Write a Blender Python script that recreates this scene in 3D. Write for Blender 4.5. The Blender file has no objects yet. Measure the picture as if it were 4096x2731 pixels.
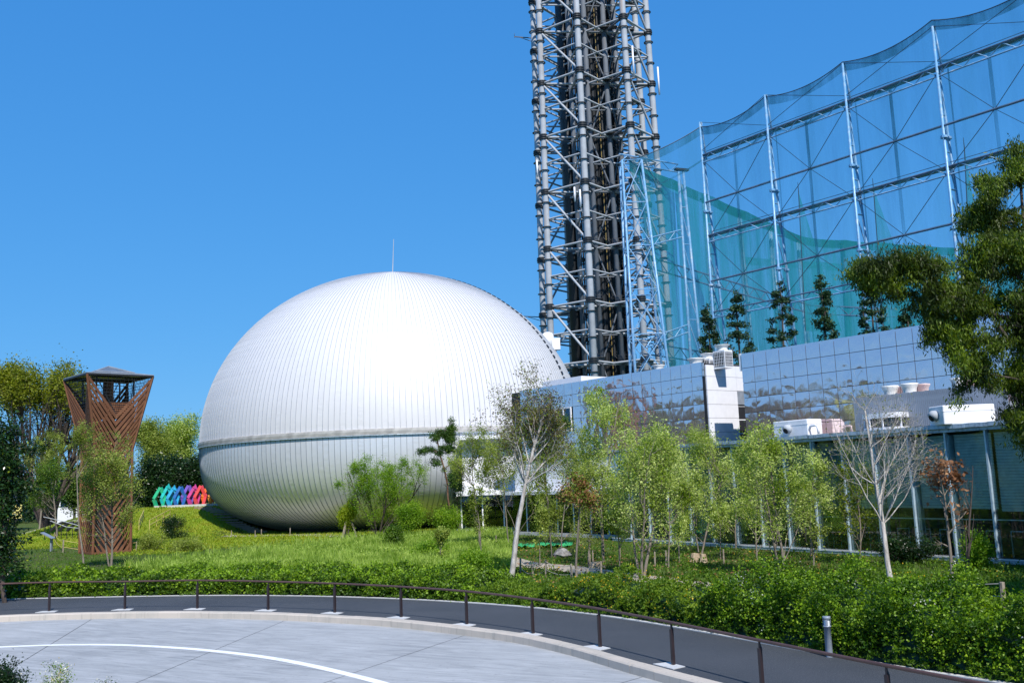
import bpy, math, random
import numpy as np
from mathutils import Vector, Matrix

random.seed(7)
RNG = np.random.default_rng(7)
SC = bpy.context.scene
COL = SC.collection
rad = math.radians

# ---------------------------------------------------------------- camera
FPX, W, HH = 3843.31, 4096.0, 2731.0
PITCH, ROLL, CAMZ = rad(8.039), rad(2.2512), 4.7
_u0 = np.array([0, -math.sin(PITCH), math.cos(PITCH)])
FW = np.array([0, math.cos(PITCH), math.sin(PITCH)])
_r0 = np.array([1.0, 0, 0])
RT = math.cos(ROLL) * _r0 - math.sin(ROLL) * _u0
UP = math.sin(ROLL) * _r0 + math.cos(ROLL) * _u0
CP = np.array([0, 0, CAMZ])
cd = bpy.data.cameras.new('camera')
cam = bpy.data.objects.new('camera', cd)
COL.objects.link(cam)
cd.sensor_width = 36.0
cd.lens = FPX / W * 36.0
cd.clip_start = 0.1
cd.clip_end = 6000
M = Matrix(((RT[0], UP[0], -FW[0], 0), (RT[1], UP[1], -FW[1], 0), (RT[2], UP[2], -FW[2], CAMZ), (0, 0, 0, 1)))
cam.matrix_world = M
SC.camera = cam

# ---------------------------------------------------------------- sky, sun, exposure
SUN_EL, SUN_AZ = rad(48), rad(163)          # azimuth clockwise from +Y
world = bpy.data.worlds.new('World')
SC.world = world
world.use_nodes = True
wn, wl = world.node_tree.nodes, world.node_tree.links
wn.clear()
sky = wn.new('ShaderNodeTexSky')
sky.sky_type = 'NISHITA'
sky.sun_disc = False
sky.sun_elevation = SUN_EL
sky.sun_rotation = SUN_AZ
sky.altitude = 60
sky.air_density = 1.0
sky.dust_density = 0.15
sky.ozone_density = 1.5
SKY_POW, SKY_MUL = (.70, .42, .26), (.345, 1.47, 3.75)     # colour response of the camera: deep azure, pale towards the horizon
_sep = wn.new('ShaderNodeSeparateColor'); _cmb = wn.new('ShaderNodeCombineColor')
wl.new(sky.outputs[0], _sep.inputs[0])
for _i in range(3):
    _p = wn.new('ShaderNodeMath'); _p.operation = 'POWER'; _p.inputs[1].default_value = SKY_POW[_i]
    _m = wn.new('ShaderNodeMath'); _m.operation = 'MULTIPLY'; _m.inputs[1].default_value = SKY_MUL[_i]
    wl.new(_sep.outputs[_i], _p.inputs[0]); wl.new(_p.outputs[0], _m.inputs[0]); wl.new(_m.outputs[0], _cmb.inputs[_i])
bg = wn.new('ShaderNodeBackground')
bg.inputs['Strength'].default_value = 0.115
wo = wn.new('ShaderNodeOutputWorld')
wl.new(_cmb.outputs[0], bg.inputs[0])
wl.new(bg.outputs[0], wo.inputs[0])
sd = bpy.data.lights.new('sun', 'SUN')
sd.energy = 4.6
sd.angle = rad(0.55)
sd.color = (1.0, 0.95, 0.88)
sun = bpy.data.objects.new('sun', sd)
COL.objects.link(sun)
SDIR = np.array([math.sin(SUN_AZ) * math.cos(SUN_EL), math.cos(SUN_AZ) * math.cos(SUN_EL), math.sin(SUN_EL)])
sun.rotation_euler = Vector(SDIR).to_track_quat('Z', 'Y').to_euler()
SC.view_settings.view_transform = 'Standard'
SC.view_settings.look = 'None'
SC.view_settings.exposure = 0.3
SC.view_settings.gamma = 1.0
SC.view_settings.use_curve_mapping = False
SC.cycles.max_bounces = 8
SC.cycles.transparent_max_bounces = 24
SC.cycles.use_denoising = True

# ---------------------------------------------------------------- pixel helpers (photo pixels 4096 x 2731)
def ray(x, y):
    return RT * (x - 2048) / FPX - UP * (y - 1365.5) / FPX + FW
def at(x, y, Y):
    d = ray(x, y)
    return CP + d * Y / d[1]
def gp(x, y, z=0.0):
    d = ray(x, y)
    return CP + d * (z - CAMZ) / d[2]
def zat(P, y):
    V = np.array([P[0], P[1], -CAMZ])
    k = (1365.5 - y) / FPX
    return float((V @ UP - k * (V @ FW)) / (k * FW[2] - UP[2]))
def D(x, y):                                   # overview pixels (2352 wide) -> photo pixels
    return x * 1.7415, y * 1.7415

# ---------------------------------------------------------------- mesh helpers
class MB:
    def __init__(s):
        s.v = []; s.f = []
    def box(s, c, size, rz=0.0, axes=None):
        if axes is None:
            cr, sr = math.cos(rz), math.sin(rz)
            axes = (np.array([cr, sr, 0]), np.array([-sr, cr, 0]), np.array([0, 0, 1.0]))
        c = np.array(c, float); b = len(s.v)
        for k in (-.5, .5):
            for i, j in ((-.5, -.5), (.5, -.5), (.5, .5), (-.5, .5)):
                s.v.append(c + axes[0] * i * size[0] + axes[1] * j * size[1] + axes[2] * k * size[2])
        s.f += [(b + 3, b + 2, b + 1, b), (b + 4, b + 5, b + 6, b + 7)] + [(b + i, b + (i + 1) % 4, b + 4 + (i + 1) % 4, b + 4 + i) for i in range(4)]
        return s
    def bar(s, p, q, w, h=None, up=(0, 0, 1)):
        p, q = np.array(p, float), np.array(q, float)
        d = q - p; L = np.linalg.norm(d); d /= L
        u = np.array(up, float); u = u - d * (u @ d)
        if np.linalg.norm(u) < 1e-4:
            u = np.array([1.0, 0, 0]); u = u - d * (u @ d)
        u /= np.linalg.norm(u)
        return s.box((p + q) / 2, (L, w, h or w), axes=(d, np.cross(u, d), u))
    def tube(s, pts, radii, n=8, caps=True):
        pts = [np.array(p, float) for p in pts]
        if not hasattr(radii, '__len__'): radii = [radii] * len(pts)
        b = len(s.v); m = len(pts); a0 = None
        for i, p in enumerate(pts):
            t = pts[min(i + 1, m - 1)] - pts[max(i - 1, 0)]
            t = t / (np.linalg.norm(t) + 1e-9)
            if a0 is None:
                a0 = np.cross(t, (0, 0, 1.0) if abs(t[2]) < .9 else (1.0, 0, 0))
            a0 = a0 - t * (a0 @ t); a0 /= np.linalg.norm(a0) + 1e-9
            c = np.cross(t, a0)
            for k in range(n):
                an = 2 * math.pi * k / n
                s.v.append(p + radii[i] * (a0 * math.cos(an) + c * math.sin(an)))
        for i in range(m - 1):
            for k in range(n):
                k2 = (k + 1) % n
                s.f.append((b + i * n + k, b + i * n + k2, b + (i + 1) * n + k2, b + (i + 1) * n + k))
        if caps:
            s.f.append(tuple(b + n - 1 - k for k in range(n)))
            s.f.append(tuple(b + (m - 1) * n + k for k in range(n)))
        return s
    def lathe(s, c, prof, n=24):
        b = len(s.v)
        for r, z in prof:
            for k in range(n):
                a = 2 * math.pi * k / n
                s.v.append(np.array([c[0] + r * math.cos(a), c[1] + r * math.sin(a), c[2] + z]))
        for i in range(len(prof) - 1):
            for k in range(n):
                k2 = (k + 1) % n
                s.f.append((b + i * n + k, b + i * n + k2, b + (i + 1) * n + k2, b + (i + 1) * n + k))
        return s
    def poly(s, pts):
        b = len(s.v); s.v += [np.array(p, float) for p in pts]
        s.f.append(tuple(range(b, b + len(pts)))); return s
    def prism(s, pts, off):
        pts = [np.array(p, float) for p in pts]; off = np.array(off, float)
        b = len(s.v); n = len(pts); s.v += pts + [p + off for p in pts]
        s.f.append(tuple(range(b + n - 1, b - 1, -1))); s.f.append(tuple(range(b + n, b + 2 * n)))
        for i in range(n):
            j = (i + 1) % n
            s.f.append((b + i, b + j, b + n + j, b + n + i))
        return s
    def mesh(s, name, smooth=False):
        me = bpy.data.meshes.new(name)
        me.from_pydata([tuple(map(float, v)) for v in s.v], [], s.f)
        if smooth: me.polygons.foreach_set('use_smooth', [True] * len(me.polygons))
        me.update()
        return me
    def build(s, name, m, parent=None, smooth=False, label=None, loc=None):
        return link(name, s.mesh(name, smooth), m, parent, label, loc)

def link(name, me, m=None, parent=None, label=None, loc=None):
    o = bpy.data.objects.new(name, me)
    if m is not None and not me.materials: me.materials.append(m)
    COL.objects.link(o)
    if parent is not None:
        o.parent = parent
        if loc is None:
            pl = parent_world(parent); o.location = (-pl[0], -pl[1], -pl[2])   # mesh data is in world coordinates
        else: o.location = loc
    elif loc is not None: o.location = loc
    if label: o['label'] = label
    return o
def parent_world(o):
    x = np.array(o.location)
    p = o.parent
    while p is not None:
        x = x + np.array(p.location); p = p.parent
    return x
def empty(name, loc=(0, 0, 0)):
    o = bpy.data.objects.new(name, None); COL.objects.link(o)
    o.location = tuple(float(v) for v in loc); o.empty_display_size = .2
    return o
def tag(o, label, cat, group=None):
    o['label'] = label; o['category'] = cat
    if group: o['group'] = group
    return o
def thing(name, loc, label, cat, group=None):
    return tag(empty(name, loc), label, cat, group)
def struct(o):
    o['kind'] = 'structure'; return o
def stuff(o):
    o['kind'] = 'stuff'; return o

def np_mesh(name, V, F, smooth=False):
    """V (n,3), F (m,k) with constant k"""
    me = bpy.data.meshes.new(name)
    V = np.asarray(V, np.float32); F = np.asarray(F, np.int32)
    me.vertices.add(len(V)); me.vertices.foreach_set('co', V.ravel())
    k = F.shape[1]
    me.loops.add(F.size); me.loops.foreach_set('vertex_index', F.ravel())
    me.polygons.add(len(F))
    me.polygons.foreach_set('loop_start', np.arange(0, F.size, k, dtype=np.int32))
    if smooth: me.polygons.foreach_set('use_smooth', np.ones(len(F), bool))
    me.update(calc_edges=True)
    return me

# ---------------------------------------------------------------- materials
def nt(name):
    m = bpy.data.materials.new(name); m.use_nodes = True
    n, l = m.node_tree.nodes, m.node_tree.links
    return m, n, l, n['Principled BSDF']
def mix_rgb(n, l, fac, a, b, mode='MIX'):
    x = n.new('ShaderNodeMix'); x.data_type = 'RGBA'; x.blend_type = mode
    if isinstance(fac, (int, float)): x.inputs[0].default_value = fac
    else: l.new(fac, x.inputs[0])
    for i, v in ((6, a), (7, b)):
        if isinstance(v, (tuple, list)): x.inputs[i].default_value = (*v[:3], 1)
        else: l.new(v, x.inputs[i])
    return x.outputs[2]
def coords(n, kind='Object', scale=None, l=None):
    t = n.new('ShaderNodeTexCoord')
    o = t.outputs[kind]
    if scale is not None:
        mp = n.new('ShaderNodeMapping'); mp.inputs['Scale'].default_value = scale
        l.new(o, mp.inputs[0]); o = mp.outputs[0]
    return o
def noise(n, l, vec, scale, detail=4, rough=.55, lo=.35, hi=.65, dist=0):
    t = n.new('ShaderNodeTexNoise'); t.inputs['Scale'].default_value = scale
    t.inputs['Detail'].default_value = detail; t.inputs['Roughness'].default_value = rough
    t.inputs['Distortion'].default_value = dist
    if vec is not None: l.new(vec, t.inputs['Vector'])
    r = n.new('ShaderNodeMapRange'); r.inputs[1].default_value = lo; r.inputs[2].default_value = hi
    l.new(t.outputs[0], r.inputs[0])
    return r.outputs[0]
def bump(n, l, bsdf, h, strength, dist):
    b = n.new('ShaderNodeBump'); b.inputs['Strength'].default_value = strength
    b.inputs['Distance'].default_value = dist
    l.new(h, b.inputs['Height']); l.new(b.outputs[0], bsdf.inputs['Normal'])
def paint(name, c, rough=.5, metal=0.0, var=.12, scale=3.0, bmp=.0, dirt=None, bscale=40):
    m, n, l, b = nt(name)
    v = coords(n)
    f = noise(n, l, v, scale)
    col = mix_rgb(n, l, f, tuple(x * (1 - var) for x in c), tuple(min(1, x * (1 + var)) for x in c))
    if dirt:
        f2 = noise(n, l, v, dirt[1], 6, .7, .5, .72)
        col = mix_rgb(n, l, f2, col, dirt[0])
    l.new(col, b.inputs['Base Color'])
    b.inputs['Roughness'].default_value = rough; b.inputs['Metallic'].default_value = metal
    if bmp: bump(n, l, b, noise(n, l, v, bscale, 5, .6, 0, 1), bmp, .01)
    return m
def leafmat(name, c1, c2, trans=.35, rough=.55, c3=None):
    m, n, l, b = nt(name)
    g = n.new('ShaderNodeNewGeometry')
    col = mix_rgb(n, l, g.outputs['Random Per Island'], c1, c2)
    f = noise(n, l, coords(n), .9, 2, .5, .38, .62)
    col = mix_rgb(n, l, f, col, c3 or tuple(x * .75 for x in c1))
    l.new(col, b.inputs['Base Color']); b.inputs['Roughness'].default_value = rough
    b.inputs['Specular IOR Level'].default_value = .35
    t = n.new('ShaderNodeBsdfTranslucent')
    hsv = n.new('ShaderNodeHueSaturation'); hsv.inputs['Value'].default_value = 1.5; hsv.inputs['Saturation'].default_value = 1.1
    l.new(col, hsv.inputs['Color']); l.new(hsv.outputs[0], t.inputs[0])
    x = n.new('ShaderNodeMixShader'); x.inputs[0].default_value = trans
    out = n['Material Output']
    l.new(b.outputs[0], x.inputs[1]); l.new(t.outputs[0], x.inputs[2]); l.new(x.outputs[0], out.inputs[0])
    return m
def bark(name, c1, c2, scale=6):
    m, n, l, b = nt(name)
    v = coords(n, 'Object', (1, 1, .35), l)
    f = noise(n, l, v, scale, 6, .7, .38, .62)
    l.new(mix_rgb(n, l, f, c1, c2), b.inputs['Base Color']); b.inputs['Roughness'].default_value = .85
    bump(n, l, b, f, .6, .02)
    return m

# asphalt walk: dark with pale aggregate
def asphalt():
    m, n, l, b = nt('asphalt')
    v = coords(n)
    vo = n.new('ShaderNodeTexVoronoi'); vo.inputs['Scale'].default_value = 26; l.new(v, vo.inputs['Vector'])
    r = n.new('ShaderNodeMapRange'); r.inputs[1].default_value = .0; r.inputs[2].default_value = .95
    l.new(vo.outputs['Color'], r.inputs[0])
    f = noise(n, l, v, 60, 3, .7, .56, .66)
    big = noise(n, l, v, .35, 3, .5, .3, .7)
    base = mix_rgb(n, l, big, (.026, .032, .042), (.042, .048, .060))
    c = mix_rgb(n, l, f, base, (.20, .21, .225))
    l.new(c, b.inputs['Base Color']); b.inputs['Roughness'].default_value = .85
    bump(n, l, b, f, .5, .01)
    return m
def concrete_road():
    m, n, l, b = nt('road_concrete')
    v = coords(n)
    st = coords(n, 'Object', (.25, 2.2, 1), l)
    mp = n.new('ShaderNodeMapping'); mp.inputs['Rotation'].default_value = (0, 0, .5); l.new(v, mp.inputs[0])
    s2 = n.new('ShaderNodeMapping'); s2.inputs['Scale'].default_value = (.3, 2.5, 1); l.new(mp.outputs[0], s2.inputs[0])
    f1 = noise(n, l, v, .16, 4, .6, .3, .7, .8)
    f2 = noise(n, l, s2.outputs[0], 1.6, 6, .65, .35, .7, 1.2)
    f3 = noise(n, l, v, 45, 3, .7, .3, .7)
    c = mix_rgb(n, l, f1, (.215, .228, .240), (.348, .360, .368))
    c = mix_rgb(n, l, f2, c, (.43, .442, .455))
    c2 = n.new('ShaderNodeMix'); c2.data_type = 'RGBA'; c2.blend_type = 'MULTIPLY'; c2.inputs[0].default_value = .35
    l.new(c, c2.inputs[6]); l.new(mix_rgb(n, l, f3, (.6, .6, .6), (1, 1, 1)), c2.inputs[7])
    f4 = noise(n, l, v, .42, 5, .7, .55, .8, .5)
    g4 = n.new('ShaderNodeMath'); g4.operation = 'MULTIPLY'; g4.inputs[1].default_value = .55; l.new(f4, g4.inputs[0])
    c2b = mix_rgb(n, l, g4.outputs[0], c2.outputs[2], (.185, .195, .205))
    f5 = noise(n, l, v, 7, 3, .6, .62, .70)
    g5 = n.new('ShaderNodeMath'); g5.operation = 'MULTIPLY'; g5.inputs[1].default_value = .35; l.new(f5, g5.inputs[0])
    c2b = mix_rgb(n, l, g5.outputs[0], c2b, (.16, .165, .17))
    # fine swept streaks (tyre scuffs), pale and curved
    wv = n.new('ShaderNodeTexWave'); wv.wave_type = 'RINGS'; wv.inputs['Scale'].default_value = 1.3
    wv.inputs['Distortion'].default_value = 6; wv.inputs['Detail'].default_value = 4; wv.inputs['Detail Scale'].default_value = .7
    l.new(v, wv.inputs['Vector'])
    wr = n.new('ShaderNodeMapRange'); wr.inputs[1].default_value = .86; wr.inputs[2].default_value = 1.0
    l.new(wv.outputs[0], wr.inputs[0])
    msk = noise(n, l, v, .28, 3, .6, .55, .75)
    mu = n.new('ShaderNodeMath'); mu.operation = 'MULTIPLY'; l.new(wr.outputs[0], mu.inputs[0]); l.new(msk, mu.inputs[1])
    m2 = n.new('ShaderNodeMath'); m2.operation = 'MULTIPLY'; l.new(mu.outputs[0], m2.inputs[0]); m2.inputs[1].default_value = .8
    c = mix_rgb(n, l, m2.outputs[0], c2b, (.60, .61, .63))
    l.new(c, b.inputs['Base Color']); b.inputs['Roughness'].default_value = .8
    bump(n, l, b, f3, .3, .005)
    return m
def concrete(name, c1, c2, sc=1.2, stain=(.16, .15, .13)):
    m, n, l, b = nt(name)
    v = coords(n)
    oi = n.new('ShaderNodeObjectInfo')
    ad = n.new('ShaderNodeVectorMath'); ad.operation = 'ADD'; l.new(v, ad.inputs[0]); l.new(oi.outputs['Random'], ad.inputs[1])
    f = noise(n, l, ad.outputs[0], sc, 5, .6)
    c = mix_rgb(n, l, f, c1, c2)
    c = mix_rgb(n, l, oi.outputs['Random'], c, c2)
    st = n.new('ShaderNodeMapping'); st.inputs['Scale'].default_value = (6, 6, .6); l.new(ad.outputs[0], st.inputs[0])
    f2 = noise(n, l, st.outputs[0], 1.5, 4, .6, .55, .8)
    fm = n.new('ShaderNodeMath'); fm.operation = 'MULTIPLY'; fm.inputs[1].default_value = .5; l.new(f2, fm.inputs[0])
    c = mix_rgb(n, l, fm.outputs[0], c, stain)
    l.new(c, b.inputs['Base Color']); b.inputs['Roughness'].default_value = .85
    bump(n, l, b, noise(n, l, v, 35, 4, .7, 0, 1), .3, .01)
    return m
def ground_mat():
    m, n, l, b = nt('grass_soil')
    v = coords(n)
    f1 = noise(n, l, v, .22, 5, .65, .35, .65)
    f2 = noise(n, l, v, 1.8, 5, .7, .35, .65)
    f3 = noise(n, l, v, 9, 4, .7, .3, .7)
    g = mix_rgb(n, l, f3, (.035, .075, .010), (.085, .16, .018))
    s = mix_rgb(n, l, f3, (.10, .075, .045), (.17, .13, .085))
    r = n.new('ShaderNodeMath'); r.operation = 'MULTIPLY'; l.new(f1, r.inputs[0]); l.new(f2, r.inputs[1])
    c = mix_rgb(n, l, r.outputs[0], g, s)
    l.new(c, b.inputs['Base Color']); b.inputs['Roughness'].default_value = .95
    b.inputs['Specular IOR Level'].default_value = .1
    bump(n, l, b, f3, .8, .08)
    return m
def lawn_mat():
    m, n, l, b = nt('lawn')
    v = coords(n)
    f1 = noise(n, l, v, .35, 5, .65, .35, .65)
    f3 = noise(n, l, v, 7, 4, .7, .3, .7)
    g = mix_rgb(n, l, f3, (.12, .21, .012), (.20, .30, .02))
    c = mix_rgb(n, l, f1, g, (.26, .27, .03))
    l.new(c, b.inputs['Base Color']); b.inputs['Roughness'].default_value = .9
    b.inputs['Specular IOR Level'].default_value = .1
    bump(n, l, b, f3, .8, .06)
    return m
def mirror_panel(name, tint, wav=1.0):
    m, n, l, b = nt(name)
    v = coords(n); oi = n.new('ShaderNodeObjectInfo')
    mu = n.new('ShaderNodeMath'); mu.operation = 'MULTIPLY'; mu.inputs[1].default_value = 53.0; l.new(oi.outputs['Random'], mu.inputs[0])
    ad = n.new('ShaderNodeVectorMath'); ad.operation = 'ADD'; l.new(v, ad.inputs[0]); l.new(mu.outputs[0], ad.inputs[1])
    f = noise(n, l, ad.outputs[0], 1.25, 1, .4, 0, 1, .5)
    b.inputs['Metallic'].default_value = .84; b.inputs['Roughness'].default_value = .05
    b.inputs['Base Color'].default_value = (*tint, 1)
    bump(n, l, b, f, 1.0, .05 * wav)
    return m
def glass_mat(name, tint, refl=.12, clear=.75):
    m, n, l, b = nt(name)
    n.remove(b); out = n['Material Output']
    tr = n.new('ShaderNodeBsdfTransparent'); tr.inputs[0].default_value = (*tint, 1)
    gl = n.new('ShaderNodeBsdfGlossy'); gl.inputs['Roughness'].default_value = .02
    fr = n.new('ShaderNodeFresnel'); fr.inputs['IOR'].default_value = 1.55
    r = n.new('ShaderNodeMapRange'); r.inputs[1].default_value = 0; r.inputs[2].default_value = 1
    r.inputs[3].default_value = refl * .4; r.inputs[4].default_value = .75
    l.new(fr.outputs[0], r.inputs[0])
    f = noise(n, l, coords(n), .8, 1, .4, 0, 1)
    bp = n.new('ShaderNodeBump'); bp.inputs['Strength'].default_value = .4; bp.inputs['Distance'].default_value = .006
    l.new(f, bp.inputs['Height']); l.new(bp.outputs[0], gl.inputs['Normal'])
    x = n.new('ShaderNodeMixShader'); l.new(r.outputs[0], x.inputs[0]); l.new(tr.outputs[0], x.inputs[1]); l.new(gl.outputs[0], x.inputs[2])
    l.new(x.outputs[0], out.inputs[0])
    return m
def net_mat(name, c, alpha, sc=1.0):
    m, n, l, b = nt(name)
    out = n['Material Output']
    tr = n.new('ShaderNodeBsdfTransparent')
    b.inputs['Base Color'].default_value = (*c, 1); b.inputs['Roughness'].default_value = .8
    tl = n.new('ShaderNodeBsdfTranslucent'); tl.inputs[0].default_value = (*c, 1)
    x0 = n.new('ShaderNodeMixShader'); x0.inputs[0].default_value = .5; l.new(b.outputs[0], x0.inputs[1]); l.new(tl.outputs[0], x0.inputs[2])
    st = coords(n, 'Object', (1, 1, .12), l)
    f = noise(n, l, st, .5 * sc, 5, .7, .35, .68)
    r = n.new('ShaderNodeMapRange'); r.inputs[3].default_value = alpha * .45; r.inputs[4].default_value = min(.95, alpha * 1.65)
    l.new(f, r.inputs[0])
    x = n.new('ShaderNodeMixShader'); l.new(r.outputs[0], x.inputs[0]); l.new(tr.outputs[0], x.inputs[1]); l.new(x0.outputs[0], x.inputs[2])
    l.new(x.outputs[0], out.inputs[0])
    return m
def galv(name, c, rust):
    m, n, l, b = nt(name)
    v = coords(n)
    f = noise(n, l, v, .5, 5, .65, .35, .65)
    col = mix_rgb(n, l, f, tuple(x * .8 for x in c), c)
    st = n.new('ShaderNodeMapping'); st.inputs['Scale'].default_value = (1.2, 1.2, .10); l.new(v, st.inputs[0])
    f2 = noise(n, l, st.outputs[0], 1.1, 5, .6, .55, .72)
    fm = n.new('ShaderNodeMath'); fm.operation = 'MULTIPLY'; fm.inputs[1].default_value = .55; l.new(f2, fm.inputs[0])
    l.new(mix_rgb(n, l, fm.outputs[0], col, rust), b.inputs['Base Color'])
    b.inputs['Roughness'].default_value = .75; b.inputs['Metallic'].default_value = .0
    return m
def corten():
    m, n, l, b = nt('rusty_steel')
    v = coords(n); oi = n.new('ShaderNodeObjectInfo')
    ad = n.new('ShaderNodeVectorMath'); ad.operation = 'ADD'; l.new(v, ad.inputs[0]); l.new(oi.outputs['Random'], ad.inputs[1])
    f = noise(n, l, ad.outputs[0], 2.5, 6, .65)
    c = mix_rgb(n, l, f, (.12, .046, .020), (.24, .100, .045))
    c = mix_rgb(n, l, oi.outputs['Random'], c, (.16, .062, .028))
    l.new(c, b.inputs['Base Color']); b.inputs['Roughness'].default_value = .75
    bump(n, l, b, f, .25, .01)
    return m
def dome_mat(name, c, rgh=.58, met=.05):
    m, n, l, b = nt(name)
    v = coords(n)
    oi = n.new('ShaderNodeObjectInfo'); om = n.new('ShaderNodeMath'); om.operation = 'MULTIPLY'; om.inputs[1].default_value = 40
    l.new(oi.outputs['Random'], om.inputs[0])
    av = n.new('ShaderNodeVectorMath'); av.operation = 'ADD'; l.new(v, av.inputs[0]); l.new(om.outputs[0], av.inputs[1]); v = av.outputs[0]
    f = noise(n, l, v, .25, 4, .6)
    c0 = mix_rgb(n, l, f, tuple(x * .94 for x in c), c)
    sk_ = n.new('ShaderNodeMapping'); sk_.inputs['Scale'].default_value = (2.5, 2.5, .14); l.new(v, sk_.inputs[0])
    fs_ = noise(n, l, sk_.outputs[0], 1.4, 4, .6, .5, .8)
    gs_ = n.new('ShaderNodeMath'); gs_.operation = 'MULTIPLY'; gs_.inputs[1].default_value = .30; l.new(fs_, gs_.inputs[0])
    c0 = mix_rgb(n, l, gs_.outputs[0], c0, tuple(x * .72 for x in c))
    c0 = mix_rgb(n, l, oi.outputs['Random'], c0, mix_rgb(n, l, .5, c0, tuple(x * .93 for x in c)))
    l.new(c0, b.inputs['Base Color'])
    b.inputs['Roughness'].default_value = rgh; b.inputs['Metallic'].default_value = met
    st = n.new('ShaderNodeMapping'); st.inputs['Scale'].default_value = (.5, .5, 1.5); l.new(v, st.inputs[0])
    h = noise(n, l, st.outputs[0], 1.3, 3, .55, .3, .75)
    msk = noise(n, l, v, .12, 2, .5, .45, .6)
    mu = n.new('ShaderNodeMath'); mu.operation = 'MULTIPLY'; l.new(h, mu.inputs[0]); l.new(msk, mu.inputs[1])
    bump(n, l, b, mu.outputs[0], .35, .06)
    return m

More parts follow.
